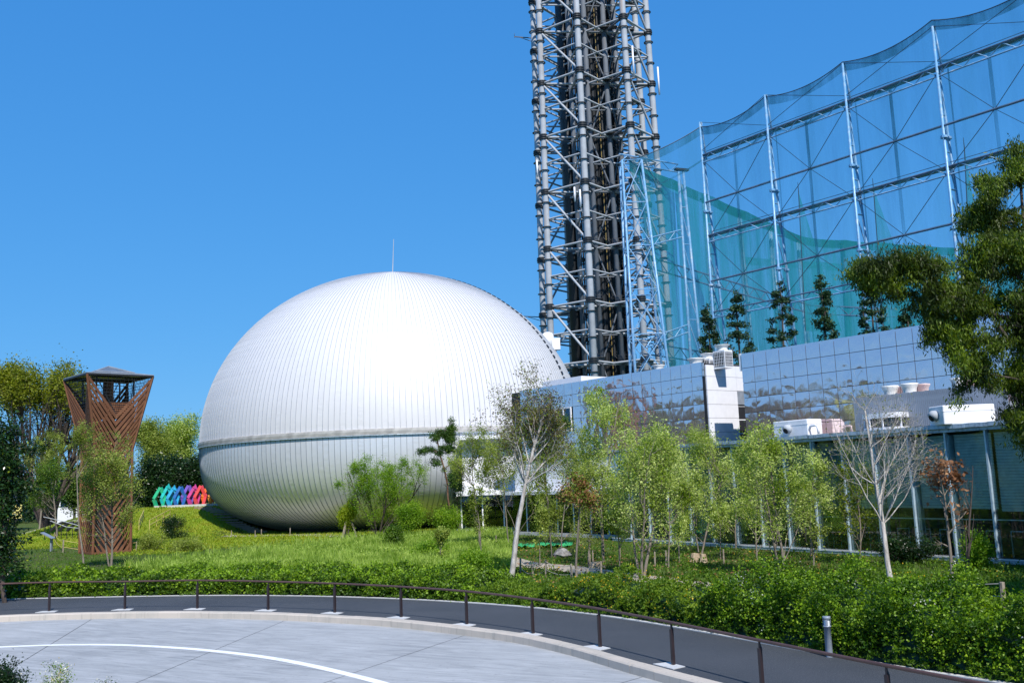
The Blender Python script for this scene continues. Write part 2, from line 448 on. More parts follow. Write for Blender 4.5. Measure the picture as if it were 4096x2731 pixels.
MT = dict(
    asphalt=asphalt(), road=concrete_road(), kerb=concrete('kerb_concrete', (.36, .34, .30), (.50, .44, .38)),
    pad=concrete('pale_concrete', (.42, .43, .44), (.52, .52, .52)), ground=ground_mat(), lawn=lawn_mat(),
    white_line=paint('white_road_paint', (.82, .83, .84), .6, var=.04, dirt=((.55, .56, .58), 3)),
    dark_post=paint('dark_brown_paint', (.025, .016, .018), .4), rail=paint('brown_rail_paint', (.085, .045, .035), .4),
    rust=corten(), dark=paint('dark_steel', (.02, .02, .022), .5), roofgrey=paint('grey_roof_sheet', (.16, .18, .20), .35, .3),
    dome=dome_mat('white_dome_sheet', (.62, .615, .63)), dome_low=dome_mat('silver_dome_sheet', (.68, .70, .74), .35, .30),
    seam=paint('seam_grey', (.20, .23, .27), .5), seam_up=paint('seam_pale', (.33, .36, .41), .5), band=paint('beige_band', (.36, .35, .335), .6, var=.2, scale=1.5),
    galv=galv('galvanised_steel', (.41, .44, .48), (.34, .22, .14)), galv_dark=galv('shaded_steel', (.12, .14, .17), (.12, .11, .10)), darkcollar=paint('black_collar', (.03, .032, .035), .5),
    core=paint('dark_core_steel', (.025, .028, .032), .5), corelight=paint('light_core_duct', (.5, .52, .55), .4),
    yellow=paint('yellow_paint', (.65, .42, .03), .5),
    netsteel=paint('pale_blue_steel', (.15, .34, .56), .45, .1, var=.1, dirt=((.45, .52, .58), 2)),
    darksteel=paint('blue_grey_truss', (.10, .16, .25), .5, .2),
    cable=paint('cable_black', (.03, .05, .07), .5),
    net_far=net_mat('far_teal_net', (.03, .36, .42), .30), net_front=net_mat('fine_net', (.03, .23, .33), .17), net_side=net_mat('teal_net', (.008, .31, .36), .68),
    net_edge=net_mat('net_hem', (.02, .20, .30), .30),
    mirrorA=mirror_panel('mirror_panel', (.93, .76, .75), .42), mirrorB=mirror_panel('mirror_panel_blue', (.93, .75, .74), .40),
    white=paint('white_panel', (.78, .78, .82), .4, var=.03), whitep=paint('white_unit_paint', (.76, .76, .78), .5, var=.05),
    joint=paint('black_joint', (.02, .02, .025), .6), paleblue=paint('pale_trim', (.42, .52, .62), .4, .2, dirt=((.08, .09, .1), 4)),
    mull=paint('mullion_aluminium', (.45, .58, .68), .35, .3), blind=paint('grey_green_blind', (.60, .72, .74), .8, var=.1),
    inner=paint('dark_interior', (.03, .018, .010), .8), innerw=paint('interior_orange_wood', (.10, .035, .012), .6),
    glass=glass_mat('window_glass', (.86, .95, .95), .03), glassb=glass_mat('blue_window_glass', (.35, .5, .62), .12),
    slat=paint('grey_louvre', (.30, .33, .38), .45, .2), fan=paint('white_fan_cowl', (.74, .74, .73), .5),
    blackhole=paint('black_opening', (.01, .01, .01), .9), boll=paint('bollard_grey', (.27, .31, .37), .4, .2),
    lampglass=paint('lamp_white', (.8, .82, .85), .25), wood=bark('grey_timber', (.20, .16, .12), (.36, .31, .25), 9),
    rope=paint('yellow_rope', (.50, .40, .14), .8), greyrope=paint('grey_rope', (.35, .33, .28), .8),
    path=paint('gravel_path', (.36, .31, .25), .95, var=.25, scale=6, bmp=.4), plaza=paint('plaza_paving', (.40, .36, .33), .9, var=.1),
    step=paint('timber_step', (.30, .22, .17), .85), greennet=paint('green_net', (.03, .35, .12), .8),
    rock=paint('grey_rock', (.22, .21, .20), .9, var=.4, bmp=.8, bscale=6), stump=bark('stump_wood', (.25, .17, .10), (.45, .36, .26)),
    bark_w=bark('pale_bark', (.30, .27, .24), (.55, .52, .49)), bark_g=bark('grey_bark', (.13, .11, .09), (.26, .22, .18)),
    bark_d=bark('dark_bark', (.040, .030, .026), (.10, .075, .06)), bark_r=bark('red_brown_bark', (.10, .045, .03), (.18, .10, .06)),
    lf_pear=leafmat('pear_leaf', (.26, .37, .035), (.78, .84, .34), .45, c3=(.22, .31, .025)), lf_pear2=leafmat('olive_leaf', (.21, .28, .03), (.50, .56, .15), .45),
    lf_maple=leafmat('maple_leaf', (.15, .29, .015), (.34, .48, .04), .45, c3=(.13, .26, .012)), lf_pine=leafmat('pine_leaf', (.035, .10, .012), (.12, .20, .02), .2),
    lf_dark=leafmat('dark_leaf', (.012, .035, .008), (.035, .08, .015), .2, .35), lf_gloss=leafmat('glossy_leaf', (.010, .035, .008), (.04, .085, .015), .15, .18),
    lf_yel=leafmat('yellow_green_leaf', (.24, .34, .012), (.45, .50, .03), .4), lf_bamboo=leafmat('bamboo_leaf', (.03, .075, .005), (.20, .28, .012), .32, .5, (.03, .05, .004)),
    lf_bush=leafmat('hedge_leaf', (.05, .13, .006), (.20, .34, .018), .35, .45), lf_azalea=leafmat('azalea_leaf', (.06, .14, .010), (.20, .31, .025), .35, .5),
    lf_fors=leafmat('yellow_shrub_leaf', (.09, .18, .010), (.24, .34, .025), .35), lf_dry=leafmat('dry_leaf', (.28, .12, .05), (.55, .33, .18), .3, .7),
    lf_spring=leafmat('spring_leaf', (.13, .19, .01), (.30, .34, .03), .45), lf_zelk=leafmat('zelkova_leaf', (.16, .20, .01), (.34, .36, .03), .4, c3=(.12, .15, .01)), lf_cedar=leafmat('cedar_leaf', (.015, .05, .018), (.05, .11, .03), .2),
    lf_brown=leafmat('brown_bud', (.10, .07, .02), (.20, .17, .04), .3), lawn_blade=leafmat('lawn_blade', (.16, .27, .012), (.30, .40, .02), .35, .6, (.28, .30, .02)), grass=leafmat('grass_blade', (.07, .16, .010), (.19, .30, .025), .3, .6),
    lf_young=leafmat('young_shoot', (.20, .36, .012), (.34, .48, .03), .4, .5), weed=leafmat('weed_blade', (.28, .42, .05), (.50, .60, .15), .4, .6, (.15, .25, .02)), petal=leafmat('white_petal', (.6, .6, .5), (.8, .8, .74), .3),
    ypetal=leafmat('yellow_petal', (.7, .42, .02), (.8, .58, .05), .3, c3=(.6, .4, .02)),
)

# ================================================================ GROUND, ROAD, WALK
def zl(x, y): return x * 2048 / 2352, 2000 + y * 2048 / 2352
def zz(x, y): return 2048 + x * 2048 / 2352, 2000 + y * 2048 / 2352
def catmull(P, step):
    P = [np.array(p, float) for p in P]
    out = []
    for i in range(len(P) - 1):
        p0, p1, p2, p3 = P[max(i - 1, 0)], P[i], P[i + 1], P[min(i + 2, len(P) - 1)]
        n = max(2, int(np.linalg.norm(p2 - p1) / step * 3))
        for k in range(n):
            t = k / n
            out.append(.5 * ((2 * p1) + (-p0 + p2) * t + (2 * p0 - 5 * p1 + 4 * p2 - p3) * t * t + (-p0 + 3 * p1 - 3 * p2 + p3) * t ** 3))
    out.append(P[-1])
    out = np.array(out)
    s = np.r_[0, np.cumsum(np.linalg.norm(np.diff(out, axis=0), axis=1))]
    n = int(s[-1] / step)
    q = np.linspace(0, n * step, n + 1)
    return np.stack([np.interp(q, s, out[:, i]) for i in range(out.shape[1])], -1)
def offset(curve, d):
    t = np.gradient(curve, axis=0); t /= np.linalg.norm(t, axis=1)[:, None]
    return curve + np.stack([t[:, 1], -t[:, 0]], -1) * d       # + = towards the road when running left to right

KERB = catmull([(-34, 38.2), (-27, 39.2), (-21.0, 39.75), (-17.5, 39.6), (-13.6, 38.85), (-9.9, 37.5), (-6.84, 35.9), (-4.2, 34.1),
                (-1.84, 31.95), (.0, 30.0), (1.55, 27.6), (2.85, 24.95), (4.32, 22.2), (6.0, 19.0), (8.0, 15.2), (10.5, 10.5), (14, 4), (18, -4)], 1.0)
FAR = catmull([(-60, 46.5), (-34, 46.3), (-24.26, 45.9), (-21.2, 45.45), (-18.1, 44.95), (-14.54, 44.2), (-11.14, 43.1), (-7.97, 41.7), (-4.89, 39.95), (-2.16, 38.0),
               (.2, 35.95), (1.88, 34.1), (3.3, 32.2), (4.5, 30.3), (5.59, 28.45), (6.6, 26.6), (7.45, 25.1), (8.26, 23.7), (9.1, 22.4), (9.96, 21.2), (12.2, 17.6), (15, 13), (19, 6), (24, -4)], 1.0)

def smooth(a, b, x):
    t = np.clip((x - a) / (b - a), 0, 1); return t * t * (3 - 2 * t)
def gh(x, y):                                   # ground height: grass mound west of the dome
    x, y = np.asarray(x, float), np.asarray(y, float)
    return 2.75 * np.clip((y - 92) / 26, 0, 1) * smooth(-56, -50, x) * (1 - smooth(-34, -27, x)) - .03

# ground fan: from the far edge of the walk to the horizon
edge = [(-420, -60), (-300, 20), (-150, 42), (-90, 46)] + [tuple(p) for p in FAR[::1]] + [(34, -22), (50, -60)]
edge = np.array(edge)
ctr = np.array([-6.0, -5.0])
dist = np.r_[0, np.geomspace(.8, 12, 8), np.arange(14, 120, 2.4), np.geomspace(125, 2600, 16)]
V, F = [], []
for j, d in enumerate(dist):
    for i, p in enumerate(edge):
        v = p - ctr; v = v / np.linalg.norm(v)
        q = p + v * d
        V.append((q[0], q[1], float(gh(q[0], q[1]))))
ne = len(edge)
for j in range(len(dist) - 1):
    for i in range(ne - 1):
        F.append((j * ne + i, j * ne + i + 1, (j + 1) * ne + i + 1, (j + 1) * ne + i))
F = [f[::-1] for f in F]
ground = struct(link('ground', np_mesh('ground', V, F, True), MT['ground']))

# walk (asphalt)
n = 160
def resample(c, n):
    s = np.r_[0, np.cumsum(np.linalg.norm(np.diff(c, axis=0), axis=1))]
    q = np.linspace(0, s[-1], n); return np.stack([np.interp(q, s, c[:, i]) for i in range(2)], -1)
farw = FAR[FAR[:, 0] > -40]
A_, B_ = resample(KERB, n), resample(farw, n)
V = [(p[0], p[1], 0) for p in A_] + [(p[0], p[1], 0) for p in B_]
F = [(i, i + 1, n + i + 1, n + i) for i in range(n - 1)]
struct(link('pavement', np_mesh('pavement', V, F), MT['asphalt']))
# thin concrete edging on the far side, weeds grow over it
m = MB()
e0, e1 = resample(farw, n), resample(offset(farw, -.16), n)
for i in range(n - 1):
    m.prism([(*e0[i], -.1), (*e0[i + 1], -.1), (*e1[i + 1], -.1), (*e1[i], -.1)], (0, 0, .125))
struct(m.build('edging', MT['pad']))

# kerb: one block per metre
kerb = struct(empty('kerb', (KERB[20][0], KERB[20][1], 0)))
kmesh = None
for i in range(len(KERB) - 1):
    p, q = KERB[i], KERB[i + 1]
    if p[1] < 8: break
    t = (q - p) / np.linalg.norm(q - p)
    if kmesh is None:
        b = MB(); L = .988; w, h, ch = .36, .23, .035
        prof = [(0, -.30), (-w, -.30), (-w, h - ch - .2), (-w + ch, h - .2), (0, h - .2)]
        b.prism([(-L / 2, y, z) for y, z in prof], (L, 0, 0))
        kmesh = b.mesh('kerb_block')
        kmesh.materials.append(MT['kerb'])
    o = link('kerb_block', kmesh, None, kerb, loc=((p[0] + q[0]) / 2 - kerb.location.x, (p[1] + q[1]) / 2 - kerb.location.y, random.uniform(-.006, .004)))
    o.rotation_euler.z = math.atan2(t[1], t[0]) + random.uniform(-.006, .006)

# road: slabs with open joints
ZR = -.20
road_edge = offset(KERB, .33)
poly = [tuple(p) for p in road_edge] + [(18, -30), (-60, -30), (-60, 36)]
def clip(poly, p, nrm):
    out = []
    for i in range(len(poly)):
        a, b = np.array(poly[i]), np.array(poly[(i + 1) % len(poly)])
        da, db = (a - p) @ nrm, (b - p) @ nrm
        if da >= 0: out.append(tuple(a))
        if (da >= 0) != (db >= 0):
            out.append(tuple(a + (b - a) * da / (da - db)))
    return out
def line_of(a, b):
    P, Q = gp(*a, ZR)[:2], gp(*b, ZR)[:2]
    t = (Q - P) / np.linalg.norm(Q - P); return P, np.array([t[1], -t[0]])
def toright(P, nr):  # normal pointing to larger x
    return nr if nr[0] > 0 else -nr
J = [line_of(zl(425, 543), zl(45, 775)), line_of(zl(1320, 547), zl(620, 840)), line_of(zl(2140, 617), zl(1480, 840)), line_of(zz(635, 800), zz(495, 840))]
J = [(P, toright(P, nr)) for P, nr in J]
J = [(J[0][0] + np.array([-14.5, .5]), J[0][1])] + J + [(J[3][0] + np.array([4.5, -6.5]), J[3][1] * 1.0)]
cross = {2: line_of((292.5, 2588), (838, 2608)), 3: line_of((853, 2609.5), (1384, 2696.6))}
cross[1] = (cross[2][0], cross[2][1]); cross[4] = (cross[3][0] + np.array([2.6, -2.4]), np.array([.80, .6]))
road = struct(empty('road', (-8, 28, ZR)))
g = .013
for c in range(7):
    pl = poly
    if c > 0: pl = clip(pl, J[c - 1][0] + J[c - 1][1] * g, J[c - 1][1])
    if c < 6: pl = clip(pl, J[c][0] - J[c][1] * g, -J[c][1])
    pieces = [pl]
    if c in cross:
        P, nr = cross[c]
        if nr[1] < 0: nr = -nr
        pieces = [clip(pl, P + nr * .008, nr), clip(pl, P - nr * .008, -nr)]
    for pc in pieces:
        if len(pc) > 2:
            b = MB().poly([(x, y, ZR) for x, y in pc])
            o = b.build('slab', MT['road'], road)
            if o.data.polygons[0].normal.z < 0: o.data.flip_normals()
b = MB().poly([(x, y, ZR - .03) for x, y in poly]); o = b.build('joint_bed', MT['joint'], road)
if o.data.polygons[0].normal.z < 0: o.data.flip_normals()
# ground behind the camera
struct(MB().poly([(-420, -60, -.4), (60, -60, -.4), (60, -30.5, -.4), (-420, 20, -.4)]).build('earth', MT['ground']))

wl_pts = [gp(*zl(x, y), ZR)[:2] for x, y in [(-420, 700), (-200, 685), (0, 673), (300, 663), (560, 664), (800, 676), (980, 691), (1200, 717), (1400, 752), (1600, 798), (1760, 840), (1900, 884)]]
WL = catmull(wl_pts, .6)
a, b_ = offset(WL, .14), offset(WL, -.14)
V = [(p[0], p[1], ZR + .004) for p in a] + [(p[0], p[1], ZR + .004) for p in b_]; k = len(a)
F = [(i, i + 1, k + i + 1, k + i) for i in range(k - 1)]
me = np_mesh('white_line', V, F)
struct(link('white_line', me, MT['white_line']))

# paths: trodden gravel path under the trees, plaza behind the timber tower
def ribbon(name, px, w, mat, z=.012, world_pts=None):
    pts = world_pts or [gp(*p)[:2] for p in px]
    c = catmull(pts, .7)
    jit = np.cumsum(RNG.normal(0, .03, len(c))); jit -= jit.mean()
    l_, r_ = offset(c, w / 2 + 0), offset(c, -w / 2)
    V, F = [], []
    for p in l_: V.append((p[0], p[1] , float(gh(*p)) + .03 + z))
    for p in r_: V.append((p[0], p[1], float(gh(*p)) + .03 + z))
    k = len(c); F = [(i, i + 1, k + i + 1, k + i) for i in range(k - 1)]
    return struct(link(name, np_mesh(name, V, F), mat))
ribbon('path', [D(1020, 1262), D(1120, 1275), D(1200, 1295), D(1290, 1303), D(1400, 1318), D(1500, 1331), D(1590, 1343), D(1700, 1362)], 2.0, MT['path'])
ribbon('plaza', None, 11, MT['plaza'], world_pts=[(-85, 112), (-70, 109), (-56, 106), (-49, 104)])
ribbon('garden_path', [D(520, 1232), D(700, 1228), D(900, 1235), D(1010, 1240)], 2.4, MT['plaza'])

# ================================================================ DOME
DX, DY, DR, DZ, DHU, DHL, DPL = -13.916, 112.0, 21.694, 9.517, 19.289, 10.089, 2.912
dome = thing('dome', (DX, DY, 0), 'huge white egg shaped dome with vertical seams and a beige band around its middle', 'dome')
NG = 240
ga = 2 * math.pi / NG
def prof_up(n=34):
    t = np.linspace(0, math.acos(3.3 / DR), n)
    z = DHU * np.sin(t); r = DR * np.sqrt(np.clip(1 - (z / DHU) ** 2, 0, 1))
    return list(zip(r, DZ + .05 + z))
def prof_lo(n=26):
    zz_ = DHL * np.sin(np.linspace(0, math.pi / 2, n)); zz_ = np.r_[zz_[zz_ < DZ], DZ]
    r = DR * (1 - (zz_ / DHL) ** DPL) ** (1 / DPL)
    return list(zip(r, DZ - .3 - zz_ + .0))
def gore(name, prof, mat, skip=0.0):
    b = MB(); n = len(prof); ss = 2
    V = []; F = []; mi = []
    for r, z in prof:
        for k in range(ss + 1):
            an = ga * (k / ss - .5) * .985
            V.append((r * math.cos(an), r * math.sin(an), z))
    w = ss + 1
    for i in range(n - 1):
        for k in range(ss):
            F.append((i * w + k, i * w + k + 1, (i + 1) * w + k + 1, (i + 1) * w + k)); mi.append(0)
    b0 = len(V)
    for i, (r, z) in enumerate(prof):
        p0, p1 = prof[max(i - 1, 0)], prof[min(i + 1, n - 1)]
        t = np.array([p1[0] - p0[0], p1[1] - p0[1]]); t /= np.linalg.norm(t)
        nr = np.array([t[1], -t[0]])
        if nr[0] * 1 < 0 and r > 5: nr = -nr
        if z > DZ and nr[1] < 0: nr = -nr
        if z < DZ and nr[1] > 0: nr = -nr
        hgt = .05 * min(1, r / 9 + .08); th = .032 * min(1, r / 9 + .05)
        a2 = ga * .5
        tx, ty = -math.sin(a2), math.cos(a2)
        for s_, h_ in ((-1, -.06), (-1, hgt), (1, hgt), (1, -.06)):
            rr = r + nr[0] * h_
            V.append((rr * math.cos(a2) + tx * th / 2 * s_, rr * math.sin(a2) + ty * th / 2 * s_, z + nr[1] * h_))
    for i in range(n - 1):
        for k in range(3):
            F.append((b0 + i * 4 + k, b0 + i * 4 + k + 1, b0 + (i + 1) * 4 + k + 1, b0 + (i + 1) * 4 + k)); mi.append(1)
    me = bpy.data.meshes.new(name); me.from_pydata(V, [], F)
    me.materials.append(mat); me.materials.append(MT['seam' if prof[0][1] < DZ else 'seam_up'])
    me.polygons.foreach_set('material_index', mi)
    me.polygons.foreach_set('use_smooth', [q == 0 for q in mi]); me.update()
    return me, V, F, mi
for nm, prof, mat in (('upper_panel', prof_up(), MT['dome']), ('lower_panel', prof_lo(), MT['dome_low'])):
    me, V, F, mi = gore(nm, prof, mat)
    V = np.array(V); rest_v, rest_f, rest_m = [], [], []
    for k in range(NG):
        an = k * ga
        view = math.degrees((an - rad(-83) + math.pi) % (2 * math.pi) - math.pi)
        if abs(view) < 96:
            o = link(nm, me, None, dome, loc=(0, 0, 0)); o.rotation_euler.z = an
        else:
            c_, s_ = math.cos(an), math.sin(an); b0 = len(rest_v) * len(V)
            rest_v.append(np.stack([V[:, 0] * c_ - V[:, 1] * s_, V[:, 0] * s_ + V[:, 1] * c_, V[:, 2]], -1))
            rest_f += [tuple(i + b0 for i in f) for f in F]; rest_m += mi
    rm = bpy.data.meshes.new('rear_' + nm); rm.from_pydata(np.concatenate(rest_v).tolist(), [], rest_f)
    rm.materials.append(mat); rm.materials.append(MT['seam' if 'low' in nm else 'seam_up']); rm.polygons.foreach_set('material_index', rest_m); rm.update()
    stuff(link('rear_panels', rm, None, dome, loc=(0, 0, 0)))
zcap = DZ + .05 + DHU * math.sqrt(1 - (3.3 / DR) ** 2)
MB().lathe((DX, DY, zcap), [(3.36, -.04), (3.36, .05), (1.5, .12), (0, .14)], 72).build('top_cap', MT['dome'], dome, True)
# band of 28 fascia panels
nb = 28
bme = None
for k in range(nb):
    if bme is None:
        b = MB(); n_ = 9; aa = np.linspace(-.5, .5, n_) * (2 * math.pi / nb) * .9975
        prof = [(DR - .25, DZ - .33), (DR + .17, DZ - .36), (DR + .20, DZ - .04), (DR + .17, DZ + .16), (DR - .1, DZ + .24)]
        for a in aa:
            for r, z in prof: b.v.append(np.array([r * math.cos(a), r * math.sin(a), z]))
        w = len(prof)
        for i in range(n_ - 1):
            for j in range(w - 1):
                b.f.append((i * w + j, (i + 1) * w + j, (i + 1) * w + j + 1, i * w + j + 1))
        bme = b.mesh('band_panel'); bme.materials.append(MT['band'])
    o = link('band_panel', bme, None, dome, loc=(0, 0, 0)); o.rotation_euler.z = k * 2 * math.pi / nb + .05
b = MB().lathe((DX, DY, 0), [(DR + .08, DZ - .44), (DR + .20, DZ - .44), (DR + .20, DZ - .375), (DR + .08, DZ - .375)], 180)
b.build('drip_edge', MT['paleblue'], dome, True)
b = MB().lathe((DX, DY, 0), [(13.2, -.1), (13.2, .25), (11, .25)], 90); b.build('plinth', MT['dark'], dome)
b = MB().tube([(DX, DY, DZ + DHU - .2), (DX + .25, DY, 33.4)], [.07, .03], 6); b.build('mast', MT['galv'], dome)
# snow guards down one meridian
tgt = [(780 + x * .7014, 1060 + y * .7014) for x, y in ((1650, 148), (1920, 345), (2048, 545), (2090, 640))]
def proj(P):
    Vv = np.asarray(P, float) - CP; k = Vv @ FW
    return np.array([2048 + FPX * (Vv @ RT) / k, 1365.5 - FPX * (Vv @ UP) / k])
best = None
for a in np.radians(np.arange(-60, 40, 1.0)):
    pts = np.array([proj((DX + r * math.cos(a), DY + r * math.sin(a), z)) for r, z in prof_up(80)])
    e = sum(np.min(np.hypot(*(pts - t).T)) for t in tgt[:3])
    if best is None or e < best[0]: best = (e, a)
ma = best[1]
pu = np.array(prof_up(400)); s_ = np.r_[0, np.cumsum(np.hypot(*np.diff(pu, axis=0).T))]
gm = MB()
gm.box((0, 0, .10), (.34, .5, .05)); gm.box((-.12, -.17, .03), (.06, .04, .16)); gm.box((-.12, .17, .03), (.06, .04, .16)); gm.box((.14, 0, .05), (.05, .5, .12))
gme = gm.mesh('snow_guard'); gme.materials.append(MT['dark'])
for k in range(44):
    sd_ = 5.0 + k * .68
    if sd_ > s_[-1] - 2: break
    r, z = np.interp(sd_, s_, pu[:, 0]), np.interp(sd_, s_, pu[:, 1])
    slope = math.atan2(z - DZ, r * (DHU / DR) ** 2)      # normal elevation
    o = link('snow_guard', gme, None, dome, loc=(r * math.cos(ma), r * math.sin(ma), z))
    o.rotation_euler = (0, math.pi / 2 - math.atan2((z - DZ) / DHU ** 2, r / DR ** 2), ma)
hood = thing('roof_hood', (0, 0, 0), 'small rounded white hood sticking out behind the right shoulder of the dome', 'hood')
hp = at(780 + 2012 * .7014, 1060 + 425 * .7014, 116); hood.location = tuple(hp)
MB().lathe(hp - np.array([0, 0, 1.2]), [(0, 0), (.75, 0), (.75, 1.6), (.6, 1.95), (.3, 2.1), (0, 2.12)], 16).build('shell', MT['white'], hood, True)
MB().box(hp + np.array([.9, 0, -.6]), (1.1, 1.1, 1.4)).build('base', MT['white'], hood)

# ================================================================ GLASS HALL
def hd(deg): return np.array([math.cos(rad(deg)), math.sin(rad(deg)), 0.0])
def hit(P, az, x, y, inward=0.0):
    """point where the photo ray meets the vertical plane through P with heading az"""
    d = ray(x, y); n_ = np.array([-math.sin(az), math.cos(az), 0.0]); P = np.array(P, float)
    return CP + d * (((P - CP) @ n_) / (d @ n_))
def z1(x, y): return 2900 + x * .5085, 1200 + y * .5085
def z2(x, y): return 2100 + x * .38265, 1300 + y * .38265
AG = rad(121); dG = hd(121); nG = hd(31)            # along the wall (going away, left) and inwards
G0 = np.array([21.64, 44.61, 0.0])
def G(t, d=0.0, z=0.0): return G0 + dG * t + nG * d + np.array([0, 0, z])
axG = (-dG, nG, np.array([0, 0, 1.0]))               # local x = to the right, y = inwards
BAY = 2.075
hall = thing('glass_hall', G0, 'long single storey glass hall with pale mullions and grey green blinds behind the young trees', 'building')
t_lo, t_hi = -6.3, 29.0
tm, Lh = (t_lo + t_hi) / 2, t_hi - t_lo
MB().box(G(tm, -.02, .07), (Lh, .30, .14), axes=axG).build('base_sill', MT['paleblue'], hall)
MB().box(G(tm, -.16, .20), (Lh, .07, .05), axes=axG).build('sill_rail', MT['white'], hall)
MB().box(G(tm, .1, 6.10), (Lh + .4, .62, .16), axes=axG).build('lower_fascia', MT['paleblue'], hall)
b = MB(); rr = random.Random(3)                       # upper fascia sheet with a wavy, weathered edge
N_ = 60
for i in range(N_):
    ta, tb = t_lo + Lh * i / N_, t_lo + Lh * (i + 1) / N_
    b.box(G((ta + tb) / 2, .02 + rr.uniform(-.012, .012), 6.28 + rr.uniform(-.012, .012)), (Lh / N_ + .01, .78, .19), axes=axG)
stuff(b.build('fascia_flashing', MT['paleblue'], hall))
MB().box(G(tm, 4.6, 6.30), (Lh, 8.6, .12), axes=axG).build('roof', MT['roofgrey'], hall)
MB().box(G(tm, 4.4, .03), (Lh, 8.4, .10), axes=axG).build('floor', MT['inner'], hall)
MB().box(G(tm, 8.2, 3.1), (Lh, .2, 6.1), axes=axG).build('back_wall', MT['inner'], hall)
MB().box(G(tm, 7.9, 1.2), (Lh - .5, .3, 2.0), axes=axG).build('wood_panelling', MT['innerw'], hall)
MB().box(G(t_lo, 4.3, 3.1), (.2, 8.0, 6.0), axes=axG).build('end_wall', MT['inner'], hall)
mull_me = MB().box((0, 0, 3.08), (.085, .20, 5.88), axes=axG).mesh('mullion'); mull_me.materials.append(MT['mull'])
pane_me = MB().box((0, .05, 3.08), (BAY - .09, .02, 5.86), axes=axG)
pane_me = MB().box(nG * .05 + np.array([0, 0, 3.08]), (BAY - .09, .02, 5.86), axes=axG).mesh('pane'); pane_me.materials.append(MT['glass'])
tr_me = MB().box(nG * .12 + np.array([0, 0, 1.93]), (BAY - .09, .05, .05), axes=axG).mesh('transom'); tr_me.materials.append(MT['mull'])
fin_me = MB().box(nG * .42 + np.array([0, 0, 3.0]), (.05, .46, 5.8), axes=axG).mesh('fin'); fin_me.materials.append(MT['mull'])
for k in range(-3, 15):
    t = -.03 + k * BAY
    if t > t_hi: break
    lp = G(t) - G0
    link('mullion', mull_me, None, hall, loc=tuple(lp))
    if k >= 1: link('glass_fin', fin_me, None, hall, loc=tuple(lp))
    lp = G(t + BAY / 2) - G0
    if t + BAY < t_hi + .3:
        w_ = link('window', tr_me, None, hall, loc=tuple(lp))
        link('pane', pane_me, None, w_, loc=(0, 0, 0))
        bz = 2.40 - (.12 if k < 0 else 0) + rr.uniform(-.03, .03)
        if k > 7: bz = 2.6
        b = MB()
        ns = 26; hz = (5.9 - bz) / ns
        for j in range(ns):                            # thin louvre slats of the blind
            zc = bz + hz * (j + .5)
            c = nG * .5 + np.array([0, 0, zc])
            b.box(c, (BAY - .16, .012, hz * .96), axes=(axG[0], nG * .94 + np.array([0, 0, .34]), np.array([0, 0, .94]) - nG * .34))
        o = b.mesh('blind'); o.materials.append(MT['blind'])
        link('blind', o, None, w_, loc=(0, 0, 0))
# furniture frames seen low behind the glass
b = MB()
for i in range(26):
    t = t_lo + 1 + i * 1.25
    b.bar(G(t, 1.8, .1), G(t, 1.8, 1.35), .04); b.bar(G(t, 1.8, 1.3), G(t + .7, 1.8, 1.3), .04); b.bar(G(t + .7, 1.8, .1), G(t + .7, 1.8, 1.3), .04)
b.build('indoor_railing', MT['mull'], hall)

# ================================================================ MIRROR-CLAD MUSEUM BLOCK
AW = rad(126.56); dW = hd(126.56); dP = hd(36.56); UZ = np.array([0, 0, 1.0])
K = np.array([12.8, 64.0, 0]); BQ = np.array([14.46, 60.51, 0])
mus = thing('museum_building', K, 'flat roofed building clad in square mirror panels that reflect the sky and trees', 'building')
ZA, ZB_, ZC = 11.88, 11.88, 11.66
axW = (-dW, dP, UZ)
# carcass behind the cladding
c = K + dW * 11.0 + dP * 7.4; MB().box((c[0], c[1], 8.9), (22.0, 14.6, 5.7), axes=axW).build('core_block', MT['joint'], mus); MB().box((c[0], c[1], 3.0), (22.0, 14.6, 5.96), axes=axW).build('lower_wall', MT['white'], mus)
c = BQ - dW * 11.3 + dP * 6.2; MB().box((c[0], c[1], 5.85), (22.6, 12.2, 11.7), axes=axW).build('core_block', MT['joint'], mus)
def panel_mesh(w, h, mat, bow=.006, th=.04):
    b = MB(); n_ = 4
    for j in range(n_ + 1):
        for i in range(n_ + 1):
            u_, v_ = i / n_ - .5, j / n_ - .5
            dz = -bow * (1 - (2 * u_) ** 2) * (1 - (2 * v_) ** 2)
            b.v.append(-dW * (u_ * w) + UZ * (v_ * h) + dP * (-th + dz))
    for j in range(n_):
        for i in range(n_):
            a_ = j * (n_ + 1) + i; b.f.append((a_, a_ + 1, a_ + n_ + 2, a_ + n_ + 1))
    b0 = len(b.v)
    q = [(-.5, -.5), (.5, -.5), (.5, .5), (-.5, .5)]
    for y_ in (-th, 0):
        for u_, v_ in q: b.v.append(-dW * (u_ * w) + UZ * (v_ * h) + dP * y_)
    for i in range(4): b.f.append((b0 + i, b0 + 4 + i, b0 + 4 + (i + 1) % 4, b0 + (i + 1) % 4))
    me = b.mesh('mirror_panel'); me.polygons.foreach_set('use_smooth', [i < 16 for i in range(len(me.polygons))])
    me.materials.append(mat); return me
pw, ph = .972, .948
ma_me = panel_mesh(pw - .026, ph - .026, MT['mirrorA'])
mw_me = panel_mesh(pw - .026, ph - .026, MT['mirrorB'])
for i in range(21):
    for j in range(6):
        t = .20 + pw * (i + .5); z = ZA - ph * (j + .5)
        if 14.0 < t < 18.6 and 1 < j < 4: continue          # the window band
        p = K + dW * t - dP * .0 + UZ * z - K
        o = link('mirror_panel', ma_me, None, mus, loc=tuple(p))
        o.scale = (1, 1, 1)
